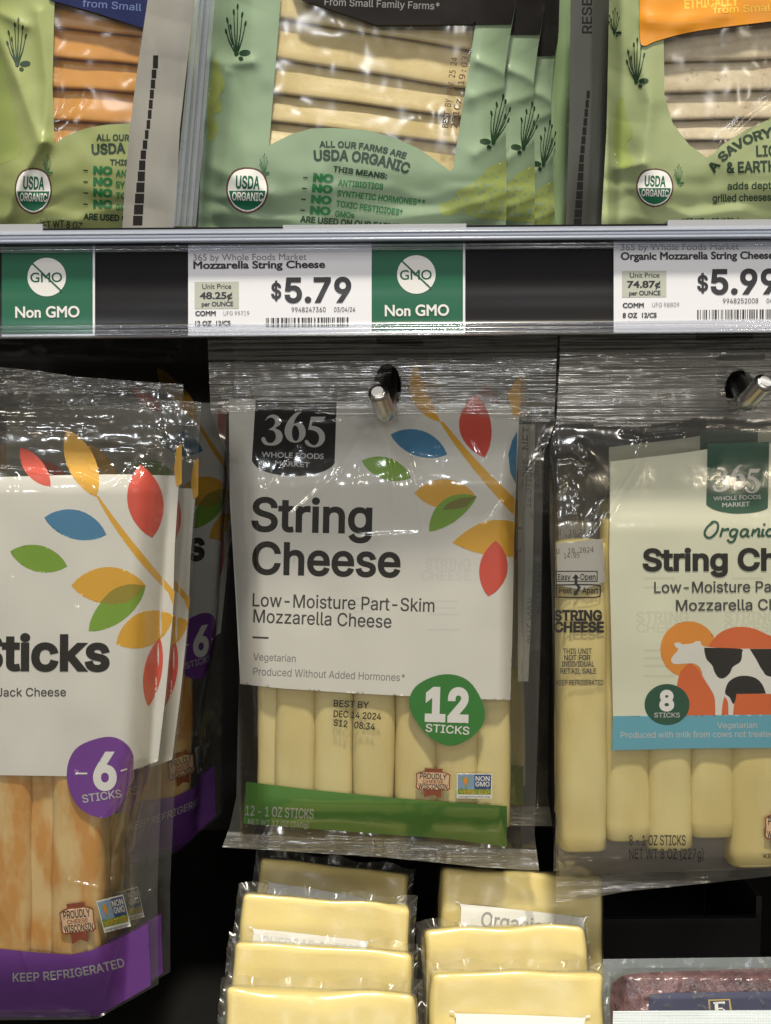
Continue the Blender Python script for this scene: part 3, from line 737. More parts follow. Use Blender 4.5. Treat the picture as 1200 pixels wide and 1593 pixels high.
film(mb, SLF, X, Y, 1.5 * MM, FILM, CRIMP, sealL, hole=[(-20, 640, 20, 14)])
X, Y = coons(OL['L'], OL['R'], OL['T'], OL['B'], 6); film(mb, SLB, X, Y, -.6 * MM, FILM)
mb.build('bag', pl)
a = Art(SL, .05 * MM, dl=.03 * MM, step=2.8)
a.poly(WHITE, [(-225, 745), (0, 742), (142, 738), (200, 738), (279, 740), (272, 852), (269, 960), (258, 1080), (246, 1184), (230, 1190), (209, 1197), (152, 1208), (0, 1206), (-225, 1206)], step=3.8)
a.poly(YEL, np.concatenate([bez((150, 772), (190, 850), (262, 922)), [(271, 946)], bez((270, 944), (281, 900), (284, 935))[:1], bez((272, 920), (205, 845), (153, 771))]))
L0 = a.k + 1
a.poly(RED, leaf((32, 696), (79, 757), -26, 23)[::-1] if False else leaf((32, 696), (79, 757), 13, 17), layer=L0); a.poly(YEL, leaf((104, 668), (150, 773), 22, 22), layer=L0)
a.poly(RED, leaf((218, 723), (237, 837), 27, 29), layer=L0); a.poly(BLUE, leaf((69, 805), (166, 832), 25, 20), layer=L0)
a.poly(GRN, leaf((16, 858), (105, 881), 21, 20), layer=L0); a.poly(YEL, leaf((111, 911), (227, 911), 29, 28), layer=L0)
a.poly(YEL, leaf((181, 1002), (270, 957), 27, 26), layer=L0); a.k = L0
a.poly(GRN, leaf((138, 982), (227, 911), 24, 20)); a.poly(OLIVE, smooth_loop([(227, 911), (227, 911), (205, 933), (180, 940), (156, 937), (156, 937), (175, 918), (200, 909)]))
a.poly(RED, leaf((249, 992), (231, 1099), 12, 16))
a.poly(YEL, [(275, 695), (283, 690), (283, 752), (275, 758), (271, 730)])
a.text(INK, 'Sticks', (-42, 1041), (171, 1042), 52, .06); a.text(DK, 'Colby & Monterey Jack Cheese', (-160, 1084), (103, 1083), 13, .012, layer=a.k)
a.build('label', pl)
a = Art(SL, .3 * MM)
a.poly(PURP, [(-225, 1475), (0, 1476), (60, 1482), (111, 1485), (140, 1479), (180, 1463), (231, 1436), (235, 1533), (152, 1581), (0, 1583), (-225, 1584)], step=6)
a.text(LGREY, 'KEEP REFRIGERATED', (20, 1527), (195, 1503), 13, .025, bend=-6)
a.build('band', pl)
a = Art(SL, .34 * MM)
a.poly(PURP, smooth_loop([(104, 1205), (118, 1165), (160, 1147), (190, 1152), (208, 1178), (200, 1228), (178, 1265), (150, 1271), (118, 1250)]))
bd = a.build('badge', pl); a = Art(SL, .56 * MM, step=3)
a.text(PWHITE, '6', (145, 1226), (182, 1226), 53, .07); a.text(LGREY, 'STICKS', (129, 1249), (190, 1240), 12, .02, layer=a.k)
a.poly(PWHITE, [(118, 1202), (136, 1202), (136, 1204.5), (118, 1204.5)], layer=a.k); a.poly(PWHITE, [(188, 1198), (198, 1195), (198, 1197.5), (188, 1200.5)], layer=a.k)
a.build('lettering', bd)
a = Art(SL, .36 * MM); wisconsin(a, 121, 1433, 54, -.12, 46); a.build('origin_seal', pl)
a = Art(SL, .36 * MM); nongmoseal(a, 150, 1402, 43, 51, -.25); a.build('verified_seal', pl)
for i, (xa, xb, yb, hc, r) in enumerate(((24, 22, 1500, 8, 33), (133, 124, 1490, 8, 42), (80, 76, 1490, -3, 32), (-60, -62, 1500, 8, 33), (-120, -120, 1500, 8, 30), (-170, -170, 1500, 2, 30))):
    stick(pl, SL, xa, 805, xb, yb, hc * MM, r, COLBY, 20 + i)
c = copy_tree(pl); c.location = Vector(pl.location) + Vector((.004, .030, -.009)); c.rotation_euler = (0, math.radians(.6), math.radians(2))
c['label'] = 'second pack of six sticks, directly behind the front purple-band pack'
c = copy_tree(pl); q = rot(math.radians(36)) @ (SL.Q(156, 1205, .018) - np.array(pl.location))
c.location = Vector(at(306, 1003, .80) - q); c.rotation_euler = (0, 0, math.radians(36))
c['label'] = 'shaded six-stick pack farther back, between the left front pack and the centre pack'

# ------------------------------------------------------------------ right hanging packs: organic, eight sticks
CRR = streaks(3, 18, 872, 1210, 545, 655, -.05, .7) + streaks(4, 8, 872, 1060, 540, 600, -.05, .9) + streaks(5, 8, 868, 1150, 1372, 1400, -.1, .7) + [([(998, 685), (990, 727), (960, 775), (925, 830), (912, 840)], 1.2, 3.5), ([(870, 715), (890, 712), (905, 722), (918, 718)], 1.4, 4), ([(892, 760), (897, 800), (900, 835)], 1.0, 3), ([(866, 770), (885, 757)], 1.0, 3),
       ([(886, 785), (890, 830)], .7, 3), ([(970, 675), (1010, 682), (1060, 676)], .7, 3), ([(968, 1160), (969, 1350)], .35, 2), ([(1102, 1160), (1102, 1350)], .45, 2), ([(868, 1330), (880, 1360)], .8, 3), ([(905, 690), (918, 720), (905, 735)], 1.1, 3.5)]
def hR(x, y):
    b = rnd((x - 853) / 15) * S((y - 660) / 170) * rnd((1372 - y) / 46)
    h = 20 * MM * b + .6 * MM * b * np.cos((x - 905) / 128 * 2 * math.pi) * S((y - 850) / 200)
    h = h + .5 * MM * vnoise(x, y, 60, 90, 53) + .12 * MM * vnoise(x, y, 34, 50, 54)
    return h
CRR = [(p, q * 1.4, w * 1.15) if len(p) < 6 else (p, q, w) for p, q, w in CRR]
def hRf(x, y):
    h = hR(x, y)
    h = h + .6 * MM * S((880 - y) / 100) * S((980 - x) / 60) * facets(x, y, 30, 55) + .14 * MM * S((900 - y) / 200) * facets(x, y, 44, 58) + .32 * MM * S((668 - y) / 12) * vnoise(x, y + x * .06, 240, 11, 61) + .6 * MM * S((y - 1362) / 8) * vnoise(x, y + x * .06, 90, 9, 62) + .6 * MM * S((890 - x) / 30) * facets(x, y, 18, 57)
    for p, q, w in CRR: h = h + crease(x, y, p, q * MM, w)
    return h
kwR = dict(Y=.656, cx=1050, cyy=900, yaw=0)
SRR, SRF, SRB = Surf(h=hR, **kwR), Surf(h=hRf, **kwR), Surf(h=lambda x, y: -.55 * hR(x, y), **kwR)
pr = thing('string_cheese_pack', 'front hanging pack of eight organic string cheese sticks with a cow picture', 'cheese pack', SRR.Q(1150, 570), GP)
OR = dict(L=[(872, 505), (871, 560), (866, 655), (856, 690), (855, 820), (861, 1000), (863, 1220), (866, 1362), (866, 1404)], R=[(1420, 490), (1422, 800), (1420, 1340)],
          T=[(872, 505), (1100, 498), (1420, 490)], B=[(866, 1404), (920, 1397), (972, 1387), (1100, 1374), (1200, 1363), (1420, 1350)])
mb = MB(); X, Y = coons(OR['L'], OR['R'], OR['T'], OR['B'], 2.6)
sealR = lambda x, y: (y < 664 - .04 * (x - 865) + 5 * np.sin(x / 37)) | (y > 1364 - .05 * (x - 866))
film(mb, SRF, X, Y, 1.5 * MM, FILM, SEAL, sealR, hole=[(1152, 606, 24, 30)])
X, Y = coons(OR['L'], OR['R'], OR['T'], OR['B'], 6); film(mb, SRB, X, Y, -.6 * MM, FILM, SEAL, sealR, hole=[(1152, 606, 26, 32)])
mb.build('bag', pr)
a = Art(SRR, .05 * MM, dl=.026 * MM)
a.poly(CREAM, [(950, 718), (1060, 705), (1130, 694), (1200, 690), (1400, 690), (1400, 1114), (954, 1116), (951, 982), (948, 868)], step=3.8)
L1 = 1.15
for xx in (990, 1127):
    a.text(GHOSTC, 'STRING', (xx, 968), (xx + 82, 968), 16, .05, layer=L1); a.text(GHOSTC, 'CHEESE', (xx, 984), (xx + 82, 984), 14, .05, layer=L1)
    for yy in (898, 912, 1010, 1022, 1034, 1050): a.poly(GHOSTC, [(xx + 12, yy), (xx + 60, yy), (xx + 60, yy + 4), (xx + 12, yy + 4)], layer=L1)
a.k = 1
Z7 = lambda p: [(820 + x / 2.95, 880 + y / 2.95) for x, y in p]
a.poly(SUNO, np.array(Z7(ell(742, 385, 130))))
a.poly(ORNG, smooth_loop(Z7([(690, 690), (690, 690), (688, 560), (705, 490), (745, 450), (785, 475), (825, 540), (870, 610), (870, 690), (870, 690)])), layer=a.k + 1)
a.poly(ORNG, smooth_loop(Z7([(820, 390), (820, 390), (850, 345), (890, 305), (960, 281), (1040, 288), (1121, 322), (1250, 350), (1300, 390), (1300, 390)])), layer=a.k + 1)
a.poly(ORNG, Z7([(860, 560), (1600, 560), (1600, 690), (860, 690)]), layer=a.k + 2); a.k += 2
a.poly(WHITE, smooth_loop(Z7([(668, 447), (662, 430), (672, 412), (690, 392), (693, 381), (680, 371), (676, 355), (676, 355), (702, 353), (714, 361), (760, 356), (775, 347), (797, 347), (797, 347), (801, 362), (830, 373), (980, 381), (1300, 381), (1300, 381), (1500, 600), (1500, 600), (1095, 588), (962, 588), (962, 588), (950, 640), (946, 690), (946, 690), (925, 690), (925, 690), (922, 625), (906, 600), (906, 600), (897, 640), (893, 690), (893, 690), (865, 690), (865, 690), (862, 610), (845, 570), (815, 520), (795, 470), (768, 450), (730, 449), (692, 452)]), 5))
COWB = INK
a.poly(COWB, smooth_loop(Z7([(813, 376), (813, 376), (975, 381), (987, 400), (980, 440), (945, 465), (932, 492), (905, 516), (880, 514), (862, 490), (850, 458), (825, 430), (816, 400)])), layer=a.k + 1)
a.poly(COWB, smooth_loop(Z7([(1022, 382), (1022, 382), (1300, 382), (1300, 382), (1300, 520), (1121, 510), (1082, 482), (1052, 430)])), layer=a.k + 1)
a.poly(COWB, smooth_loop(Z7([(910, 572), (925, 535), (960, 511), (1005, 505), (1050, 516), (1080, 545), (1097, 587), (1097, 587), (962, 588), (962, 588), (956, 620), (946, 634), (930, 605), (912, 590)])), layer=a.k + 1); a.k += 1
a.poly(SKYB, smooth_loop([(954, 1114), (954, 1114), (1400, 1110), (1400, 1110), (1400, 1163), (1400, 1163), (1100, 1164), (958, 1167), (953, 1162)]))
a.text(LGREY, 'Vegetarian', (1116, 1133), (1178, 1132), 9, .01, layer=a.k + 1); a.text(LGREY, 'Produced with milk from cows not treated with', (966, 1148), (1232, 1146), 9.5, .012, layer=a.k + 1)
a.poly(DGRN, ell(1038, 1096, 35, 32), layer=a.k + 2); a.k += 2
a.text(PWHITE, '8', (1026, 1104), (1049, 1104), 28, .09, layer=a.k + 1); a.text(LGREY, 'STICKS', (1018, 1116), (1058, 1116), 7.2, .02, layer=a.k + 1)
a.poly(DGRN, np.concatenate([[(1101, 690), (1197, 687), (1195, 788)], bez((1195, 790), (1185, 798), (1150, 799)), bez((1146, 799), (1110, 797), (1099, 785))]), layer=a.k + 2); a.k += 2
f365 = lambda x, y: (1109 + (x - 407) * .745, 723 + (y - 640.5) * .80)
digits(a, LGREY, f365)
a.text(LGREY, 'WHOLE FOODS', (1110, 779), (1184, 776), 6.5, .02, 'round', layer=a.k + 1); a.text(LGREY, 'MARKET', (1124, 789), (1167, 787), 6.5, .02, 'round', layer=a.k + 1)
# script word: pen strokes
def pen(mat, strokes, w, lay):
    for i, s_ in enumerate(strokes): a.poly(mat, ribbon(s_, w, n=28), layer=lay + i * .15, step=9)
Z6 = lambda p: [(820 + x / 3.158, 520 + y / 3.158) for x, y in p]
def sp(p): # smooth open stroke
    q = smooth_loop([p[0], p[0]] + list(p[1:-1]) + [p[-1], p[-1]], 7); n_ = (len(p) - 1) * 7; return q[:n_ + 1]
OGN = [[(915, 925), (888, 945), (873, 975), (885, 998), (910, 995), (935, 965), (938, 930), (915, 920), (900, 935)], [(950, 995), (962, 955), (968, 962), (990, 955), (985, 965)], [(1035, 962), (1012, 958), (998, 978), (1008, 995), (1028, 982), (1036, 958), (1020, 1010), (1000, 1022), (985, 1008)],
       [(1088, 962), (1065, 958), (1050, 978), (1060, 995), (1080, 980), (1088, 958), (1082, 990), (1095, 992)], [(1105, 992), (1115, 955), (1112, 975), (1135, 955), (1142, 965), (1136, 990), (1148, 990)], [(1162, 955), (1155, 988), (1168, 988)], [(1208, 962), (1190, 958), (1176, 978), (1190, 992), (1210, 982)]]
pen(DGRN, [sp(Z6(s_)) for s_ in OGN], 3.6, a.k + 1); a.poly(DGRN, ell(*Z6([(1166, 935)])[0], 2.2), layer=a.k + 1); a.k += 3
a.text(INK, 'String Cheese', (1000, 887), (1321, 886), 32, .06, layer=a.k + 1)
a.text(DK, 'Low-Moisture Part-Skim', (1018, 922), (1282, 920), 16.5, .018, layer=a.k + 1); a.text(DK, 'Mozzarella Cheese', (1052, 950), (1262, 948), 16.5, .018, layer=a.k + 1); a.k += 1
a.build('label', pr)
a = Art(SRR, .3 * MM)
a.text(INK, '8 - 1 OZ STICKS', (979, 1315), (1067, 1315), 15.5, .015, layer=1); a.text(INK, 'NET WT 8 OZ (227g)', (979, 1336), (1095, 1336), 15.5, .015, layer=1)
a.build('weight_print', pr)
a = Art(SRR, .3 * MM); wisconsin(a, 1215, 1288, 50, 0, 44); a.build('origin_seal', pr)
a = Art(SRR, .3 * MM); a.text(DK, 'KEEP REFRIGERATED', (1188, 1335), (1300, 1335), 6.5, .03, layer=1); a.build('storage_print', pr)
for q in ([(1083, 521), (1172, 519), (1172, 528), (1083, 530)], [(1115, 553), (1190, 550), (1190, 559), (1115, 562)]):
    a = Art(SRR, .3 * MM); a.poly(INK, q, layer=1); a.build('eye_mark', pr)
RST = ((903, 905, 1318, 9.2, 38, 838), (1034, 1038, 1316, 9, 36, 800), (970, 974, 1302, 2.5, 36, 800), (1104, 1102, 1297, 3, 35, 800), (1168, 1166, 1341, 8.5, 40, 800), (1235, 1235, 1320, 8, 38, 800), (1300, 1300, 1320, 8, 36, 800))
first = None
for i, (xa, xb, yb, hc, r, yt) in enumerate(RST):
    s_ = stick(pr, SRR, xa, yt, xb, yb, hc * MM, r, ORGM, 40 + i)
    if first is None: first = s_
# wrapper of the bare stick at the left: paper-white head and lettering, clear tails below the sticks
ST = Surf(h=lambda x, y: 19.3 * MM - 2.5 * MM * np.abs((x - 903) / 38) ** 4, **kwR)
a = Art(ST, .3 * MM, step=4)
a.poly(ink('wrapper_white', (.42, .41, .38)), [(866, 845), (938, 838), (942, 905), (905, 918), (867, 910)], step=5)
a.text(DK, 'JU  10 2024', (860, 862), (924, 859), 8, .0, 'mono', layer=2); a.text(DK, 'S  14:05', (862, 870), (902, 867), 8, .0, 'mono', layer=2)
rr_ = lambda x0, y0, x1, y1: np.array([(x0, y0), (x1, y0), (x1, y1), (x0, y1)])
a.poly(INK, rr_(865, 888, 930, 905), rr_(866.5, 889.5, 928.5, 903.5), evenodd=True, layer=2); a.poly(INK, smooth_loop([(865, 909), (865, 909), (928, 909), (935, 916), (935, 923), (928, 930), (870, 930), (865, 926)]), smooth_loop([(867, 911), (867, 911), (927, 911), (933, 917), (933, 922), (927, 928), (871, 928), (867, 925)]), evenodd=True, layer=2)
for t_, x0, x1, y in (('Easy', 868, 888, 902), ('Open', 903, 927, 902), ('Peel', 870, 890, 923), ('Apart', 906, 931, 923)): a.text(INK, t_, (x0, y), (x1, y), 9, .03, layer=2)
a.poly(INK, [(896, 893), (902, 900), (898.5, 900), (898.5, 907), (904, 914), (898, 924), (902, 924), (893, 927), (894, 918), (896, 920), (899, 914), (894, 908), (894, 900), (890, 900)], layer=2)
SLAB = INK
a.text(SLAB, 'STRING', (862, 965), (937, 965), 15, .075, layer=2); a.text(SLAB, 'CHEESE', (862, 983), (940, 983), 15, .075, layer=2)
for t_, x0, x1, y in (('THIS UNIT', 876, 921, 1017), ('NOT FOR', 878, 919, 1027), ('INDIVIDUAL', 874, 925, 1037), ('RETAIL SALE', 872, 928, 1048), ('KEEP REFRIGERATED', 866, 939, 1066)): a.text(DK, t_, (x0, y), (x1, y), 8, .03, layer=2)
a.build('stick_wrapper', pr)
TAIL = clear('wrapper_tail', tint=(.82, .8, .78), rough=.18, haze=.5, refl=1.2, hazec=(.62, .56, .50), bumps=((90, None, .4),))
mb = MB(); X, Y = coons([(868, 1290), (870, 1362)], [(1390, 1280), (1390, 1340)], [(868, 1290), (1390, 1280)], [(870, 1362), (1390, 1345)], 6)
film(mb, Surf(h=lambda x, y: 6 * MM * rnd((1372 - y) / 60) + .8 * MM * facets(x, y, 30, 71), **kwR), X, Y, -2.5 * MM, TAIL); mb.build('wrapper_tails', pr)
c = copy_tree(pr); c.location = Vector(pr.location) + Vector((.005, .034, .006)); c.rotation_euler = (0, math.radians(.5), math.radians(3))
c['label'] = 'eight-stick organic pack hanging second, just behind the cow picture pack'

# hooks
hooktip('chrome hook with upturned end through the twelve-stick pack', [at(588, 611, .618), at(600, 642, .634), at(602, 638, .655), at(605, 592, .71), at(606, 578, .82), at(606, 578, 1.04)], .0054)
hooktip('chrome hook with upturned end through the cow picture pack', [at(1190, 595, .612), at(1163, 625, .626), at(1160, 622, .645), at(1146, 588, .69), at(1060, 585, .82), at(960, 590, 1.0)], .0054)
hooktip('chrome hook behind the left pack of orange and white sticks', [at(-40, 600, .612), at(-30, 628, .63), at(-28, 624, .66), at(40, 610, .80), at(150, 605, 1.04)], .0054)

# ------------------------------------------------------------------ top shelf: pouches of sliced cheese
POUCH = ink('green_pouch', (.215, .30, .20), .36, .28, bumpy=.04); POUCHY = ink('lime_pouch', (.26, .30, .12), .36, .28, bumpy=.04); POUCHP = ink('pale_lime_pouch', (.28, .33, .17), .36, .28, bumpy=.04)
LEMON = ink('lemon_ink', (.26, .32, .10), .35, .4); FLOW = ink('flower_ink', (.012, .035, .015), .35, .4); FLOG = ink('flower_green', (.035, .13, .05), .35, .4); TXG = ink('lettering_green', (.008, .03, .014), .35, .4); NOG = ink('no_green', (.012, .13, .04), .35, .4)
GPU = 'pouches of sliced cheese on the top shelf'
def flower(a, x, y, hgt, mat=None, flip=1, tilt=0.0, lay=1):
    mat = mat or FLOW; k = hgt / 70
    for i, (dx, top) in enumerate(((-14, .70), (-9, .55), (-4, .88), (2, 1.0), (9, .82), (14, .62), (-16, .45))):
        tx, ty = x + flip * (dx * k + tilt * top * hgt), y - top * hgt
        bx = x + flip * dx * .18 * k
        a.poly(mat, ribbon([(bx, y), ((bx + tx) / 2 + flip * dx * .1 * k, (y + ty) / 2), (tx, ty)], 2.2 * k, 1.0 * k, 8), layer=lay + .06 * i, step=12)
        a.poly(mat, ell(tx, ty, 1.7 * k, 4.5 * k, 12, flip * dx * .02), layer=lay + .5, step=12)
    a.poly(mat, ell(x, y + 3 * k, 3.6 * k, 4.2 * k, 14), layer=lay + .6, step=12); a.poly(mat, ell(x + flip * 13 * k, y + 2 * k, 9 * k, 4.6 * k, 18, -.1 * flip), layer=lay + .6, step=12); a.poly(mat, ell(x + flip * 7 * k, y + 11 * k, 4 * k, 3.2 * k, 14, .4), layer=lay + .6, step=12)
def usda(a, cx, cyy, rx, ry_, lay=1, rot_=0.0):
    def sh(q): return smooth_loop([(cx + rx * q * x, cyy + ry_ * q * y) for x, y in ((-1, -.05), (-.72, -.78), (0, -1), (.72, -.78), (1, -.05), (.72, .68), (0, 1), (-.72, .68))])
    a.poly(ink('seal_ring', (.10, .045, .035)), sh(1.0), layer=lay); a.poly(PWHITE, sh(.92), layer=lay + 1)
    s_ = sh(.86); low = s_[s_[:, 1] > cyy + ry_ * .02]; o_ = np.argsort(np.arctan2(low[:, 1] - cyy, low[:, 0] - cx)); low = low[o_]
    a.poly(TAGG, np.concatenate([[(cx + rx * .86, cyy + .02 * ry_)], low, [(cx - rx * .86, cyy + .02 * ry_)]]), layer=lay + 2)
    a.text(TAGG, 'USDA', (cx - rx * .55, cyy - ry_ * .1), (cx + rx * .58, cyy - ry_ * .06), ry_ * .52, .05, layer=lay + 2)
    a.text(PWHITE, 'ORGANIC', (cx - rx * .72, cyy + ry_ * .42), (cx + rx * .74, cyy + ry_ * .46), ry_ * .34, .04, layer=lay + 3)
def slices(parent, surf, lines, xl, xr, mat, n=24):
    """each cheese slice is a slab whose lower lip overhangs the next; lines = (y at xl, y at xr) of the lower edges."""
    for i in range(len(lines) - 1):
        (ya0, ya1), (yb0, yb1) = lines[i], lines[i + 1]
        u = np.linspace(0, 1, n)[None, :]; v = np.r_[np.linspace(-.12, .86, 12), [.93, .97, 1.0, 1.0, .99]][:, None]
        hv = np.r_[np.linspace(-.7, 4.3, 12), [4.35, 4.1, 3.4, 2.0, -.8]][:, None] * MM
        wob = .7 * np.sin(u * 5 + i) * (v > .5) + .4 * np.sin(u * 13 + i * 2) * (v > .5)
        X = xl + u * (xr - xl) + 0 * v; T = ya0 + (ya1 - ya0) * u; B = yb0 + (yb1 - yb0) * u; Y = T + v * (B - T) + wob
        V = surf.P(X, Y, -9 * MM) - 0; V = V + (CAM - V) / np.linalg.norm(CAM - V, axis=-1)[..., None] * (hv + 0 * u)[..., None]
        mb = MB(); mb.add(V, grid_faces(n, len(v)), mat); mb.build('cheese_slice', parent)
CHED = cheese('cheddar', (.50, .22, .025), (.56, .26, .035), (35, 35, 35), rough=.35); MOZS = cheese('pale_cheese', (.52, .415, .19), (.58, .47, .235), (30, 30, 30), rough=.35)
PEPP = cheese('truffle_cheese', (.48, .40, .28), (.60, .53, .39), (70, 70, 70), spots=(.30, .22, .17))
# centre pouch
def hU(x, y, xl, xr, sd):
    b = rnd((x - xl) / 75) * rnd((xr - x) / 60) * rnd((400 - y) / 150)
    h = 19 * MM * b + .9 * MM * vnoise(x, y, 80, 60, sd) + .45 * MM * vnoise(x, y, 26, 30, sd + 1)
    e = S((xl + 110 - x) / 90) + S((x - xr + 80) / 70) + S((y - 230) / 120) * .55
    h = h + 2.3 * MM * e * facets(x, y, 52, sd + 2, 1.2) + .5 * MM * S((y - 260) / 60) * np.sin(y / 6.5 + vnoise(x, y, 60, 30, sd + 4) * 2)
    return h
def folds(h, L):
    return lambda x, y: h(x, y) + sum(crease2(x, y, p, a * MM, w) for p, a, w in L)
def crease2(x, y, pts, amp, w):
    q = crease(x, y, pts, 1.0, w); return amp * q * q * (3 - 2 * q)
hM = folds(lambda x, y: hU(x, y, 312 + (350 - y) * .05, 800, 81), [([(322, 92), (350, 100), (392, 96)], 2.2, 14), ([(318, 185), (338, 150), (352, 112)], 2.4, 14), ([(745, 95), (770, 105), (790, 118)], 2.5, 14), ([(735, 150), (790, 135)], 1.8, 16), ([(330, 260), (420, 300)], 1.6, 18), ([(560, 352), (700, 330), (790, 300)], 1.8, 16), ([(395, 352), (520, 356)], 1.6, 14), ([(740, 240), (790, 205)], 1.6, 14)])
SM = Surf(.648, 560, 200, h=hM)
pm = thing('cheese_pouch', 'green pouch of pale sliced cheese in front, with black banner', 'cheese pouch', SM.Q(560, 352), GPU)
winM = np.array([(440, -60), (437, 0), (419, 226), (453, 209), (484, 200), (515, 199), (568, 202), (614, 214), (653, 232), (683, 253), (700, 266), (706, 261), (710, 230), (727, 123), (740, 38), (748, -60)])
outM = np.array([(338, -150), (327, 0), (318, 150), (308, 362), (787, 366), (788, 250), (785, 115), (793, 60), (804, 0), (812, -150)])
a = Art(SM, 0, dl=.085 * MM, step=2.8); a.poly(POUCH, outM, winM, evenodd=True)
a.poly(LEMON, smooth_loop([(334, 90), (343, 110), (350, 135), (342, 150), (346, 170), (332, 180), (340, 200), (326, 222), (322, 200), (326, 140)]), layer=2); 
rr = random.Random(4)
blob = smooth_loop([(788, 250), (788, 250), (760, 262), (735, 285), (712, 297), (700, 312), (684, 318), (690, 335), (720, 333), (750, 340), (788, 342), (788, 342)])
a.poly(LEMON, blob, layer=2)
for _ in range(70):
    x_, y_ = rr.uniform(700, 785), rr.uniform(265, 338)
    if winding(np.array([[x_, y_]]), [blob])[0]: a.poly(POUCH, ell(x_, y_, rr.uniform(1.2, 2.6), rr.uniform(1.5, 3.5), 8, rr.uniform(0, 3)), layer=3, step=20)
a.k = 3
flower(a, 368, 80, 70, lay=4); flower(a, 411, 268, 28, FLOG, lay=4); flower(a, 768, 218, 68, flip=-1, tilt=-.25, lay=4)
for b_, p0, p1, cap, bo, bd, mt in (('ALL OUR FARMS ARE', (497, 229), (631, 247), 9, .05, 6, TXG), ('USDA ORGANIC', (489, 250), (635, 270), 15, .06, 8, TXG), ('THIS MEANS:', (518, 266), (602, 278), 8, .06, 0, TXG)):
    a.text(mt, b_, p0, p1, cap, bo, layer=4, bend=bd)
for i, (b_, x1, y0, y1) in enumerate((('ANTIBIOTICS', 596, 288, 295), ('SYNTHETIC HORMONES**', 661, 305, 320), ('TOXIC PESTICIDES†', 626, 321, 335), ('GMOs', 551, 337, 340))):
    x0 = 487 - 1.6 * i; yy = 281 + 17 * i
    a.text(NOG, 'NO', (x0, yy), (x0 + 32, yy + 2.5), 11, .10, layer=4); a.text(NOG, b_, (526 - 1.6 * i, y0), (x1, y1), 9, .04, layer=4); a.poly(TXG, [(472 - 1.5 * i, yy - 6), (479 - 1.5 * i, yy - 5.5), (479 - 1.5 * i, yy - 3.5), (472 - 1.5 * i, yy - 4)], layer=4)
a.text(TXG, 'ARE USED ON OUR FARMS', (467, 345), (622, 358), 9, .06, layer=4)
usda(a, 385, 296, 33, 36, 4)
a.build('pouch', pm); a = Art(Surf(.648, 560, 200), -1.5 * MM, step=30); a.poly(POUCH, outM); a.build('pouch_back', pm)
a = Art(SM, 1.0 * MM, step=8)
a.poly(INK, [(400, -150), (455, -60), (469, 0), (530, 20), (587, 39), (741, 38), (796, 38), (804, 0), (811, -150)]); a.text(GREY, 'From Small Family Farms*', (505, 8), (684, 15), 11, .01)
a.build('banner', pm)
mb = MB(); X, Y = coons([(440, -60), (437, 0), (419, 228)], [(752, -60), (745, 38), (712, 268)], [(440, -60), (752, -60)], [(419, 228), (712, 268)], 5)
film(mb, SM, X, Y, -.4 * MM, WINF); mb.build('window', pm)
a = Art(SM, .3 * MM, step=3); STAMP = ink('stamp_ink', (.09, .055, .03))
a.text(STAMP, 'BEST BY NOV 25 24', (697, 199), (712, 90), 9.5, .02, 'mono', layer=1); a.text(STAMP, '2S1Cz  19:03', (711, 200), (729, 88), 9.5, .02, 'mono', layer=1); a.build('date_stamp', pm)
slices(pm, SM, [(-110, -60), (-38, 12), (23, 82), (87, 143), (142, 187), (187, 229), (232, 290)], 405, 756, MOZS)
for i, (dx, dy, dz, rz, ry_, lb) in enumerate(((.0185, .022, .002, 2, 0.0, 'second green pouch, fanned out right behind the front black-banner pouch'), (.034, .046, -.004, 4, -1.6, 'third green pouch, its yellow-spotted edge showing right of the second pouch'))):
    c = copy_tree(pm); c.location = Vector(pm.location) + Vector((dx, dy, dz)); c.rotation_euler = (0, math.radians(ry_), math.radians(rz)); c['label'] = lb
# left pouch
hLU = folds(lambda x, y: hU(x, y, -40, 300, 91), [([(66, 222), (40, 262), (8, 345)], 4.2, 16), ([(-10, 40), (30, 130), (62, 220)], 3.0, 16), ([(60, 20), (74, 130), (68, 220)], 2.0, 14), ([(40, 350), (120, 344)], 1.8, 14), ([(0, 20), (40, 40)], 2, 12)])
SU = Surf(.668, 100, 200, h=hLU)
pu = thing('cheese_pouch', 'lime green pouch of orange sliced cheese with navy banner', 'cheese pouch', SU.Q(90, 352), GPU)
winU = np.array([(88, -60), (85, 10), (82, 133), (85, 224), (105, 210), (133, 200), (165, 194), (203, 192), (260, 196), (270, -60)])
a = Art(SU, 0, dl=.085 * MM, step=2.8); a.poly(POUCHY, np.array([(-60, -150), (-60, 364), (300, 364), (316, -150)]), winU, evenodd=True)
a.poly(LEMON, smooth_loop([(5, 90), (12, 130), (25, 190), (32, 235), (15, 250), (-10, 248), (-20, 150)]), layer=2)
flower(a, 27, 97, 66, lay=4); flower(a, 74, 268, 27, FLOG, lay=4)
for b_, p0, p1, cap, bo, mt in (('ALL OUR FARMS ARE', (150, 218), (272, 219), 9, .05, TXG), ('USDA ORGANIC', (143, 240), (290, 233), 15, .06, TXG), ('THIS MEANS:', (171, 256), (250, 258), 8, .06, TXG), ('ARE USED ON OUR FARMS', (130, 341), (275, 348), 9, .06, TXG)):
    a.text(mt, b_, p0, p1, cap, bo, layer=4)
for i, b_ in enumerate(('ANTIBIOTICS', 'SYNTHETIC HORMONES**', 'TOXIC PESTICIDES†', 'GMOs')):
    yy = 270 + 17.5 * i; a.text(NOG, 'NO', (145, yy), (175, yy + 1), 11, .10, layer=4); a.text(NOG, b_, (180, yy + 4), (180 + 7.2 * len(b_), yy + 7), 9.5, .04, layer=4); a.poly(TXG, [(130, yy - 6), (137, yy - 5.5), (137, yy - 3.5), (130, yy - 4)], layer=4)
usda(a, 52, 297, 29, 36, 4)
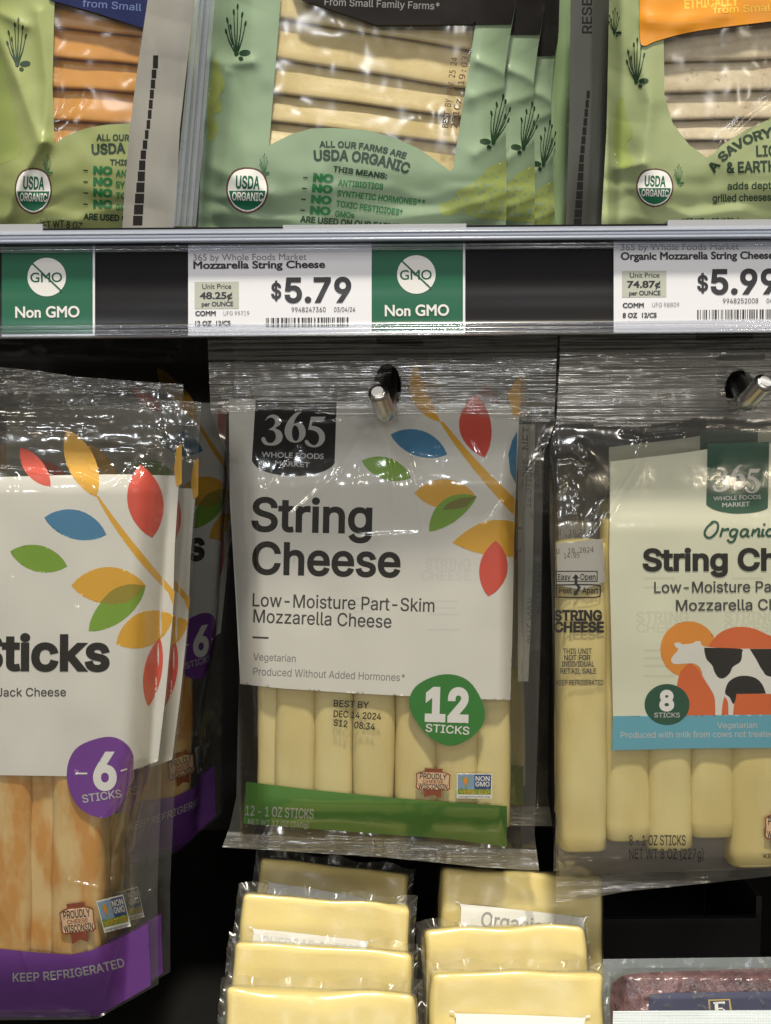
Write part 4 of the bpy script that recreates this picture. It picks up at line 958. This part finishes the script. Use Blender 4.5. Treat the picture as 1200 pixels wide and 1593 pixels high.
a.text(TXG, '8 OUNCES', (6, 358), (42, 358), 8, .02, layer=4); a.text(TXG, 'NET WT 8 OZ', (60, 358), (126, 358), 11, .02, layer=4, bend=4)
a.poly(POUCHP, ribbon(sp([(52, 362), (58, 346), (80, 339), (104, 341), (126, 352), (130, 362)]), 2.2), layer=4)
a.build('pouch', pu); a = Art(Surf(.668, 100, 200), -1.5 * MM, step=30); a.poly(POUCHY, np.array([(-60, -150), (-60, 364), (300, 364), (316, -150)])); a.build('pouch_back', pu)
a = Art(SU, 1.0 * MM, step=8); a.poly(NAVY, [(20, -150), (60, -60), (78, 0), (150, 20), (223, 44), (290, 60), (312, -150)]); a.text(ink('banner_blue', (.10, .14, .32)), 'from Small', (128, 10), (220, 17), 11, .01); a.build('banner', pu)
mb = MB(); X, Y = coons([(86, -60), (80, 228)], [(272, -60), (262, 200)], [(86, -60), (272, -60)], [(80, 228), (262, 200)], 5); film(mb, Surf(.668, 100, 200, h=lambda x, y: hLU(x, y) + crease(x, y, [(92, 188), (112, 172), (132, 150)], 1.3 * MM, 6)), X, Y, -.4 * MM, WINF); mb.build('window', pu)
slices(pu, SU, [(-70, -50), (-15, 0), (39, 64), (88, 106), (136, 148), (188, 195), (250, 250)], 70, 276, CHED)
# right pouch
hRU = folds(lambda x, y: hU(x, y, 945, 1320, 101), [([(966, -40), (968, 120), (962, 350)], 2.6, 14), ([(990, 80), (1012, 160), (1000, 250)], 1.8, 16), ([(1005, 30), (1060, 36), (1130, 20)], 1.8, 16), ([(960, 262), (1000, 255)], 2.0, 12), ([(1040, 325), (1075, 338), (1150, 330)], 2.0, 14)])
SV = Surf(.645, 1080, 200, h=hRU)
pv = thing('cheese_pouch', 'pale lime pouch of dark-flecked sliced cheese with orange banner', 'cheese pouch', SV.Q(1090, 350), GPU)
winV = np.array([(1034, -60), (1033, 65), (1034, 150), (1047, 192), (1073, 226), (1100, 245), (1112, 238), (1123, 226), (1160, 202), (1200, 184), (1300, 160), (1300, -60)])
a = Art(SV, 0, dl=.085 * MM, step=2.8); a.poly(POUCHP, np.array([(957, -150), (948, 0), (944, 200), (935, 362), (1370, 362), (1370, -150)]), winV, evenodd=True)
a.poly(LEMON, smooth_loop([(968, 150), (975, 180), (985, 210), (975, 225), (985, 255), (965, 262), (955, 230), (958, 170)]), layer=2)
flower(a, 990, 124, 62, lay=4); flower(a, 956, 50, 36, lay=4); flower(a, 1056, 284, 28, FLOG, lay=4); usda(a, 1019, 292, 29, 30, 4)
a.text(TXG, 'A SAVORY', (1111, 270), (1204, 212), 13, .06, layer=4, bend=12); a.text(TXG, 'LIGHTLY', (1177, 243), (1262, 240), 16, .04, layer=4); a.text(TXG, '& EARTHY', (1131, 269), (1222, 265), 16, .05, layer=4)
a.text(TXG, 'adds depth to', (1132, 295), (1226, 293), 11, .03, layer=4); a.text(TXG, 'grilled cheeses', (1109, 314), (1200, 312), 11, .03, layer=4); a.text(TXG, 'NET WT 6 OZ (170g)', (1062, 351), (1150, 350), 11, .02, layer=4)
a.build('pouch', pv); a = Art(Surf(.645, 1080, 200), -1.5 * MM, step=30); a.poly(POUCHP, np.array([(957, -150), (948, 0), (944, 200), (935, 362), (1370, 362), (1370, -150)])); a.build('pouch_back', pv)
ORB = ink('orange_banner', (.62, .24, .012), .35, .4)
a = Art(SV, 1.0 * MM, step=8); a.poly(ORB, smooth_loop([(992, -60), (992, -60), (995, 0), (996, 60), (1003, 71), (1024, 63), (1085, 48), (1200, 33), (1300, 20), (1300, 20), (1310, -150), (1310, -150), (992, -150), (992, -150)])); a.text(ink('banner_yellow', (.72, .45, .05)), 'ETHICALLY', (1065, 13), (1150, 8), 14, .06); a.text(ink('banner_yellow', (.72, .45, .05)), 'from Small Farms', (1110, 21), (1262, 14), 11, .01); a.build('banner', pv)
mb = MB(); X, Y = coons([(1034, -60), (1034, 250)], [(1305, -60), (1305, 200)], [(1034, -60), (1305, -60)], [(1034, 250), (1305, 200)], 5); film(mb, Surf(.645, 1080, 200, h=lambda x, y: hRU(x, y) + crease(x, y, [(1125, 215), (1160, 180), (1205, 145)], 1.0 * MM, 7) + crease(x, y, [(1150, 218), (1180, 190), (1205, 182)], .8 * MM, 5)), X, Y, -.4 * MM, WINF); mb.build('window', pv)
slices(pv, SV, [(-40, -46), (16, 10), (96, 90), (145, 138), (187, 183), (220, 216), (262, 262)], 1020, 1310, PEPP)
# pouches turned back to front: grey backs with a column of bars
GBACK = ink('grey_pouch_back', (.23, .225, .205), .35, .3, bumpy=.04); GDARK = ink('dark_grey_pouch_back', (.05, .052, .046), .35, .25, bumpy=.04)
def backpouch(label, surf, poly, mat, bars, extra=None):
    p = np.array(poly, float)
    o = thing('cheese_pouch', label, 'cheese pouch', surf.Q(p[:, 0].mean(), p[:, 1].max()), GPU)
    a = Art(surf, 0, dl=.07 * MM, step=4); a.poly(mat, p)
    for q in bars: a.poly(INK, q, layer=3, step=4)
    if extra: extra(a)
    a.build('pouch', o); return o
def barcol(pts, widths, hs):
    out = []; y = pts[0][1]; f = interp(pts); wf = interp(widths)
    while y < pts[-1][1]:
        h_ = hs(y); x, w = float(f(y)), float(wf(y)); out.append([(x - w / 2 + .5, y), (x + w / 2 + .5, y), (x + w / 2, y + h_), (x - w / 2, y + h_)]); y += h_ + 2.2
    return out
SG = Surf(.632, 250, 200, h=lambda x, y: 2 * MM * rnd((x - 190) / 40) + 1.0 * MM * vnoise(x, y, 40, 70, 111) + 1.2 * MM * facets(x, y, 60, 113, .3))
bz = barcol([(242, 86), (232, 180), (222, 240), (213, 352)], [(8, 86), (6, 150), (5.5, 200), (14, 300), (15, 352)], lambda y: 20 if y < 90 else (13.5 if y < 240 else 15))
backpouch('grey pouch turned backwards beside the clear divider, black bars down its edge', SG, [(252, -150), (230, 0), (215, 100), (203, 193), (195, 283), (190, 364), (272, 364), (280, 200), (303, 0), (322, -150)], GBACK, bz)
SG2 = Surf(.672, 910, 200, h=lambda x, y: 1.5 * MM * vnoise(x, y, 40, 70, 121))
bz = barcol([(915, 141), (905, 240), (898, 352)], [(5, 141), (7, 240), (13, 352)], lambda y: 12)
backpouch('dark grey pouch turned backwards, left of the orange-banner pouch', SG2, [(906, -150), (888, 0), (886, 180), (880, 362), (960, 362), (955, -150)], GDARK, bz, lambda a: a.text(INK, 'RESEALABLE', (921, 52), (921, -90), 15, .03, layer=2))
SG3 = Surf(.70, 860, 200, h=lambda x, y: 2 * MM * vnoise(x, y, 30, 60, 131))
o3 = backpouch('green pouch at the back with shade put into its colour, its cheese window showing beside the dark pouch', SG3, [(800, -150), (800, 362), (884, 362), (888, 0), (888, -150)], ink('green_pouch_painted_shade', (.16, .24, .11), .4, .4), [[(900, 0), (901, 0), (901, 1), (900, 1)]])  # back-row shade painted in as a darker pouch green

# ------------------------------------------------------------------ bottom: vacuum-packed cheese blocks in two leaning rows
BUT = cheese('butter_yellow_cheese', (.79, .645, .25), (.83, .70, .31), (18, 18, 18), sss=.3, rough=.55, bumpy=.3)
def block(label, group, TL, TR, d, hgt, thk, lean, lab=None, txt=None, flange=True, seed=0):
    A, B = at(*TL, d), at(*TR, d); B = at(*TR, d)
    ex = B - A; w = np.linalg.norm(ex); ex /= w
    up = np.array([0, math.sin(math.radians(lean)), math.cos(math.radians(lean))]); up -= ex * (up @ ex); up /= np.linalg.norm(up)
    nn = np.cross(ex, up)                       # towards the viewer
    o = thing('cheese_block', label, 'cheese block', A + ex * w / 2 - up * hgt, group)
    rr = random.Random(seed)
    def shell(grow, rad, mat, wob, sd, name):
        bm = bmesh.new(); bmesh.ops.create_cube(bm, size=1.0)
        for v in bm.verts: v.co = Vector(((v.co.x) * (w + 2 * grow), v.co.y * (thk + 2 * grow), v.co.z * (hgt + 2 * grow)))
        bmesh.ops.bevel(bm, geom=bm.edges[:], offset=rad, segments=4, profile=.6, affect='EDGES')
        bmesh.ops.subdivide_edges(bm, edges=[e for e in bm.edges if e.calc_length() > .012], cuts=10, use_grid_fill=True)
        me = np.array([v.co for v in bm.verts]); F = [[v.index for v in f.verts] for f in bm.faces]; bm.verts.index_update(); F = [[v.index for v in f.verts] for f in bm.faces]; bm.free()
        px = me[:, 0] * 2800; pz = me[:, 2] * 2800
        me[:, 1] += wob * (vnoise(px, pz, 60, 60, sd) + .5 * vnoise(px, pz, 20, 20, sd + 1)) * -1
        me[:, 2] += wob * .8 * vnoise(px, me[:, 1] * 2800, 70, 30, sd + 3); me[:, 0] += wob * .8 * vnoise(pz, me[:, 1] * 2800, 60, 30, sd + 4)
        c0 = A + ex * w / 2 - up * hgt / 2 - nn * thk / 2
        mb = MB(); mb.add(c0 + me[:, :1] * ex - me[:, 1:2] * nn + me[:, 2:] * up, F, mat); return mb.build(name, o)
    shell(0, .0042, BUT, .0017, seed * 7 + 200, 'cheese')
    shell(.0009, .0046, WRAP, .0018, seed * 7 + 200, 'shrink_wrap')
    if flange:
        n = 46; t = np.linspace(0, 1, n); mb = MB(); rows = []
        for k, g in enumerate((-.004, .0, .003, .0055)):
            loop = []
            x0, x1 = -g * .75, w + g * .75
            for s_ in np.linspace(0, 1, 24): loop.append((x0, -hgt + s_ * (hgt + g)))
            for s_ in np.linspace(0, 1, 40)[1:]: loop.append((x0 + s_ * (x1 - x0), g))
            for s_ in np.linspace(0, 1, 24)[1:]: loop.append((x1, g - s_ * (hgt + g)))
            L_ = np.array(loop); wv = max(0, g) * (.45 * np.sin(np.arange(len(L_)) * .9 + seed) + .35 * np.sin(np.arange(len(L_)) * 2.3 + seed * 2))
            gr = max(0, g) * .25 * np.sin(np.arange(len(L_)) * .55 + seed * 3)
            rows.append(A + L_[:, :1] * ex + (L_[:, 1:] + gr[:, None]) * up - nn * (thk * .42) + wv[:, None] * nn)
        m_ = len(rows[0]); mb.add(np.concatenate(rows), grid_faces(m_, 4), WRAP); mb.build('wrap_edge', o)
    if lab:
        x0, x1, y0, y1, sl = lab
        def pt(x, y): return A + ex * x * w - up * y * hgt + nn * .0026
        class SB:
            def P(s, x, y, off=0): return A + np.asarray(x)[..., None] * w * ex - np.asarray(y)[..., None] * hgt * up + nn * (.0022 + off)
        a = Art(SB(), 0, dl=.08 * MM, step=.08)
        r_ = .03
        a.poly(ink('sticker_white', (.78, .78, .76), .4, .3), smooth_loop([(x0, y1), (x0, y1), (x0, y0 + r_), (x0 + r_ * .6, y0), (x1 - r_ * .6, y0 + sl), (x1, y0 + sl + r_), (x1, y1), (x1, y1)], 4))
        if txt: 
            st_ = a.build('sticker', o); a = Art(SB(), .1 * MM, dl=.08 * MM, step=.08)
            for body, xa, xb, yy, cap, mt in txt: a.text(mt, body, (xa, yy), (xb, yy + sl * .7), cap, .03)
            a.build('lettering', st_)
        else: a.build('sticker', o)
    return o
GB1, GB2 = 'cheese blocks in the left leaning row', 'cheese blocks in the right leaning row'
PALE = ink('sticker_grey', (.60, .63, .65)); MIDG = ink('sticker_dark_grey', (.33, .33, .33))
block('rearmost pale yellow cheese block of the left row, shaded under the hanging pack', GB1, (407, 1331), (636, 1360), .742, .075, .022, 27, (.08, .76, .21, .7, .03), None, seed=1)
block('pale yellow cheese block of the left row with half its white sticker showing', GB1, (379, 1388), (639, 1410), .668, .072, .022, 27, (.09, .76, .27, .8, .02), [('CHEDDAR CHEESE', .14, .72, .40, .085, PALE)], seed=2)
block('pale yellow cheese block third back to front in the left row, no sticker showing', GB1, (364, 1466), (640, 1480), .624, .070, .022, 29, None, seed=3)
block('frontmost pale yellow cheese block of the left row, cut by the photo edge', GB1, (352, 1537), (646, 1545), .582, .070, .022, 29, (.15, .85, .26, .9, .01), None, seed=4)
block('rearmost cheese block of the right row, tall, with grey lettering on its sticker', GB2, (689, 1351), (938, 1363), .715, .085, .025, 22, (.12, .88, .24, .8, .05), [('Organic', .24, .62, .385, .10, MIDG)], seed=5, flange=False)
block('bulging yellow cheese block with creased wrap in the middle of the right row', GB2, (659, 1446), (908, 1438), .668, .065, .026, 29, None, seed=6)
block('frontmost yellow cheese block of the right row, white sticker at the photo edge', GB2, (670, 1511), (938, 1510), .622, .075, .026, 29, (.14, .87, .28, .9, .03), None, seed=7)

# purple-rind cheese in a clear tray pack, and the pale pack in front of it
RIND = cheese('wine_rind', (.07, .025, .042), (.27, .145, .165), (60, 60, 60), sss=.05, rough=.18, lo=.35, hi=.65, bumpy=.9, spots=(.06, .02, .04))
def hT(x, y): return 12 * MM * rnd((x - 950) / 34) * rnd((y - 1505) / 20) + 1.2 * MM * facets(x, y, 14, 151) + .6 * MM * vnoise(x, y, 9, 9, 152)
kwT = dict(Y=.60, cx=1080, cyy=1540, lean=25)
ST0, ST1 = Surf(**kwT), Surf(h=hT, **kwT)
o = thing('rind_cheese_pack', 'wine-purple rind cheese in clear pack with navy label', 'cheese pack', ST0.Q(1080, 1600))
mb = MB(); X, Y = coons([(938, 1492), (936, 1640)], [(1330, 1487), (1330, 1640)], [(938, 1492), (1330, 1487)], [(936, 1640), (1330, 1640)], 4)
film(mb, Surf(h=lambda x, y: .8 * MM * facets(x, y, 20, 161), **kwT), X, Y, -.5 * MM, MILKY); mb.build('backing_film', o)
a = Art(ST1, .1 * MM, step=4); a.poly(RIND, smooth_loop([(951, 1640), (951, 1640), (950, 1545), (958, 1526), (978, 1516), (1050, 1511), (1200, 1506), (1330, 1504), (1330, 1504), (1330, 1640), (1330, 1640)])); a.build('cheese', o)
mb = MB(); X, Y = coons([(946, 1512), (944, 1640)], [(1330, 1500), (1330, 1640)], [(946, 1512), (1330, 1500)], [(944, 1640), (1330, 1640)], 3)
film(mb, Surf(h=lambda x, y: hT(x, y) + .9 * MM * facets(x, y, 9, 171), **kwT), X, Y, .8 * MM, WRAP); mb.build('bag', o)
a = Art(Surf(h=lambda x, y: 12.6 * MM * rnd((x - 950) / 34) * rnd((y - 1505) / 20), **kwT), 1.2 * MM, step=8)
a.poly(ink('navy_label', (.06, .065, .12), .35, .4, var=.2), [(1011, 1546), (1060, 1544), (1200, 1542), (1330, 1541), (1330, 1640), (1005, 1640)])
a.poly(GOLD, [(1102, 1555), (1136, 1554), (1139, 1574), (1104, 1575)], [(1104.5, 1557), (1134, 1556), (1136, 1574), (1106, 1575)], evenodd=True)
for q in ([(1112, 1560), (1117, 1560), (1119, 1580), (1113, 1580)], [(1110, 1559), (1128, 1558), (1128, 1562), (1125, 1561), (1110, 1561.5)], [(1117, 1568), (1125, 1567.5), (1126, 1570), (1117, 1570)], [(1125, 1570), (1128, 1570), (1129, 1578), (1126, 1578)]): a.poly(PWHITE, q, layer=a.k + .3)
a.build('label', o)
kwW = dict(Y=.565, cx=1080, cyy=1590, lean=25)
o = thing('rind_cheese_pack', 'pale dotted film edge of a pack at the lower right corner', 'cheese pack', Surf(**kwW).Q(1080, 1640))
mb = MB(); X, Y = coons([(954, 1573), (952, 1660)], [(1330, 1570), (1330, 1660)], [(954, 1573), (1330, 1570)], [(952, 1660), (1330, 1660)], 1.6)
film(mb, Surf(h=lambda x, y: .5 * MM * np.sin(x * .75 + y * .75) * np.sin(x * .75 - y * .75) + .8 * MM * vnoise(x, y, 40, 30, 181), **kwW), X, Y, 0, ink('dotted_film', (.60, .66, .68), .25, .5)); mb.build('film_edge', o)
# empty black bin behind the purple-rind cheese
SBX = Surf(.70, 1050, 1450)
o = thing('display_bin', 'empty black plastic bin behind the purple-rind cheese', 'bin', SBX.Q(1050, 1490))
BINM = ink('bin_plastic', (.014, .013, .014), .4, .4, bumpy=.1)
a0, b0 = SBX.Q(938, 1500), SBX.Q(1180, 1400)
mb = MB(); box(mb, a0[0], b0[0], .70, .705, .886, b0[2] - .012, BINM); mb.build('front_panel', o, smooth=False)
mb = MB(); box(mb, a0[0], b0[0], .82, .825, .886, b0[2] + .03, BINM); mb.build('back_panel', o, smooth=False)
for x_ in (a0[0] - .004, b0[0] + .0005):
    mb = MB(); box(mb, x_, x_ + .0035, .7055, .8195, .886, b0[2] + .0, BINM); mb.build('side_panel', o, smooth=False)
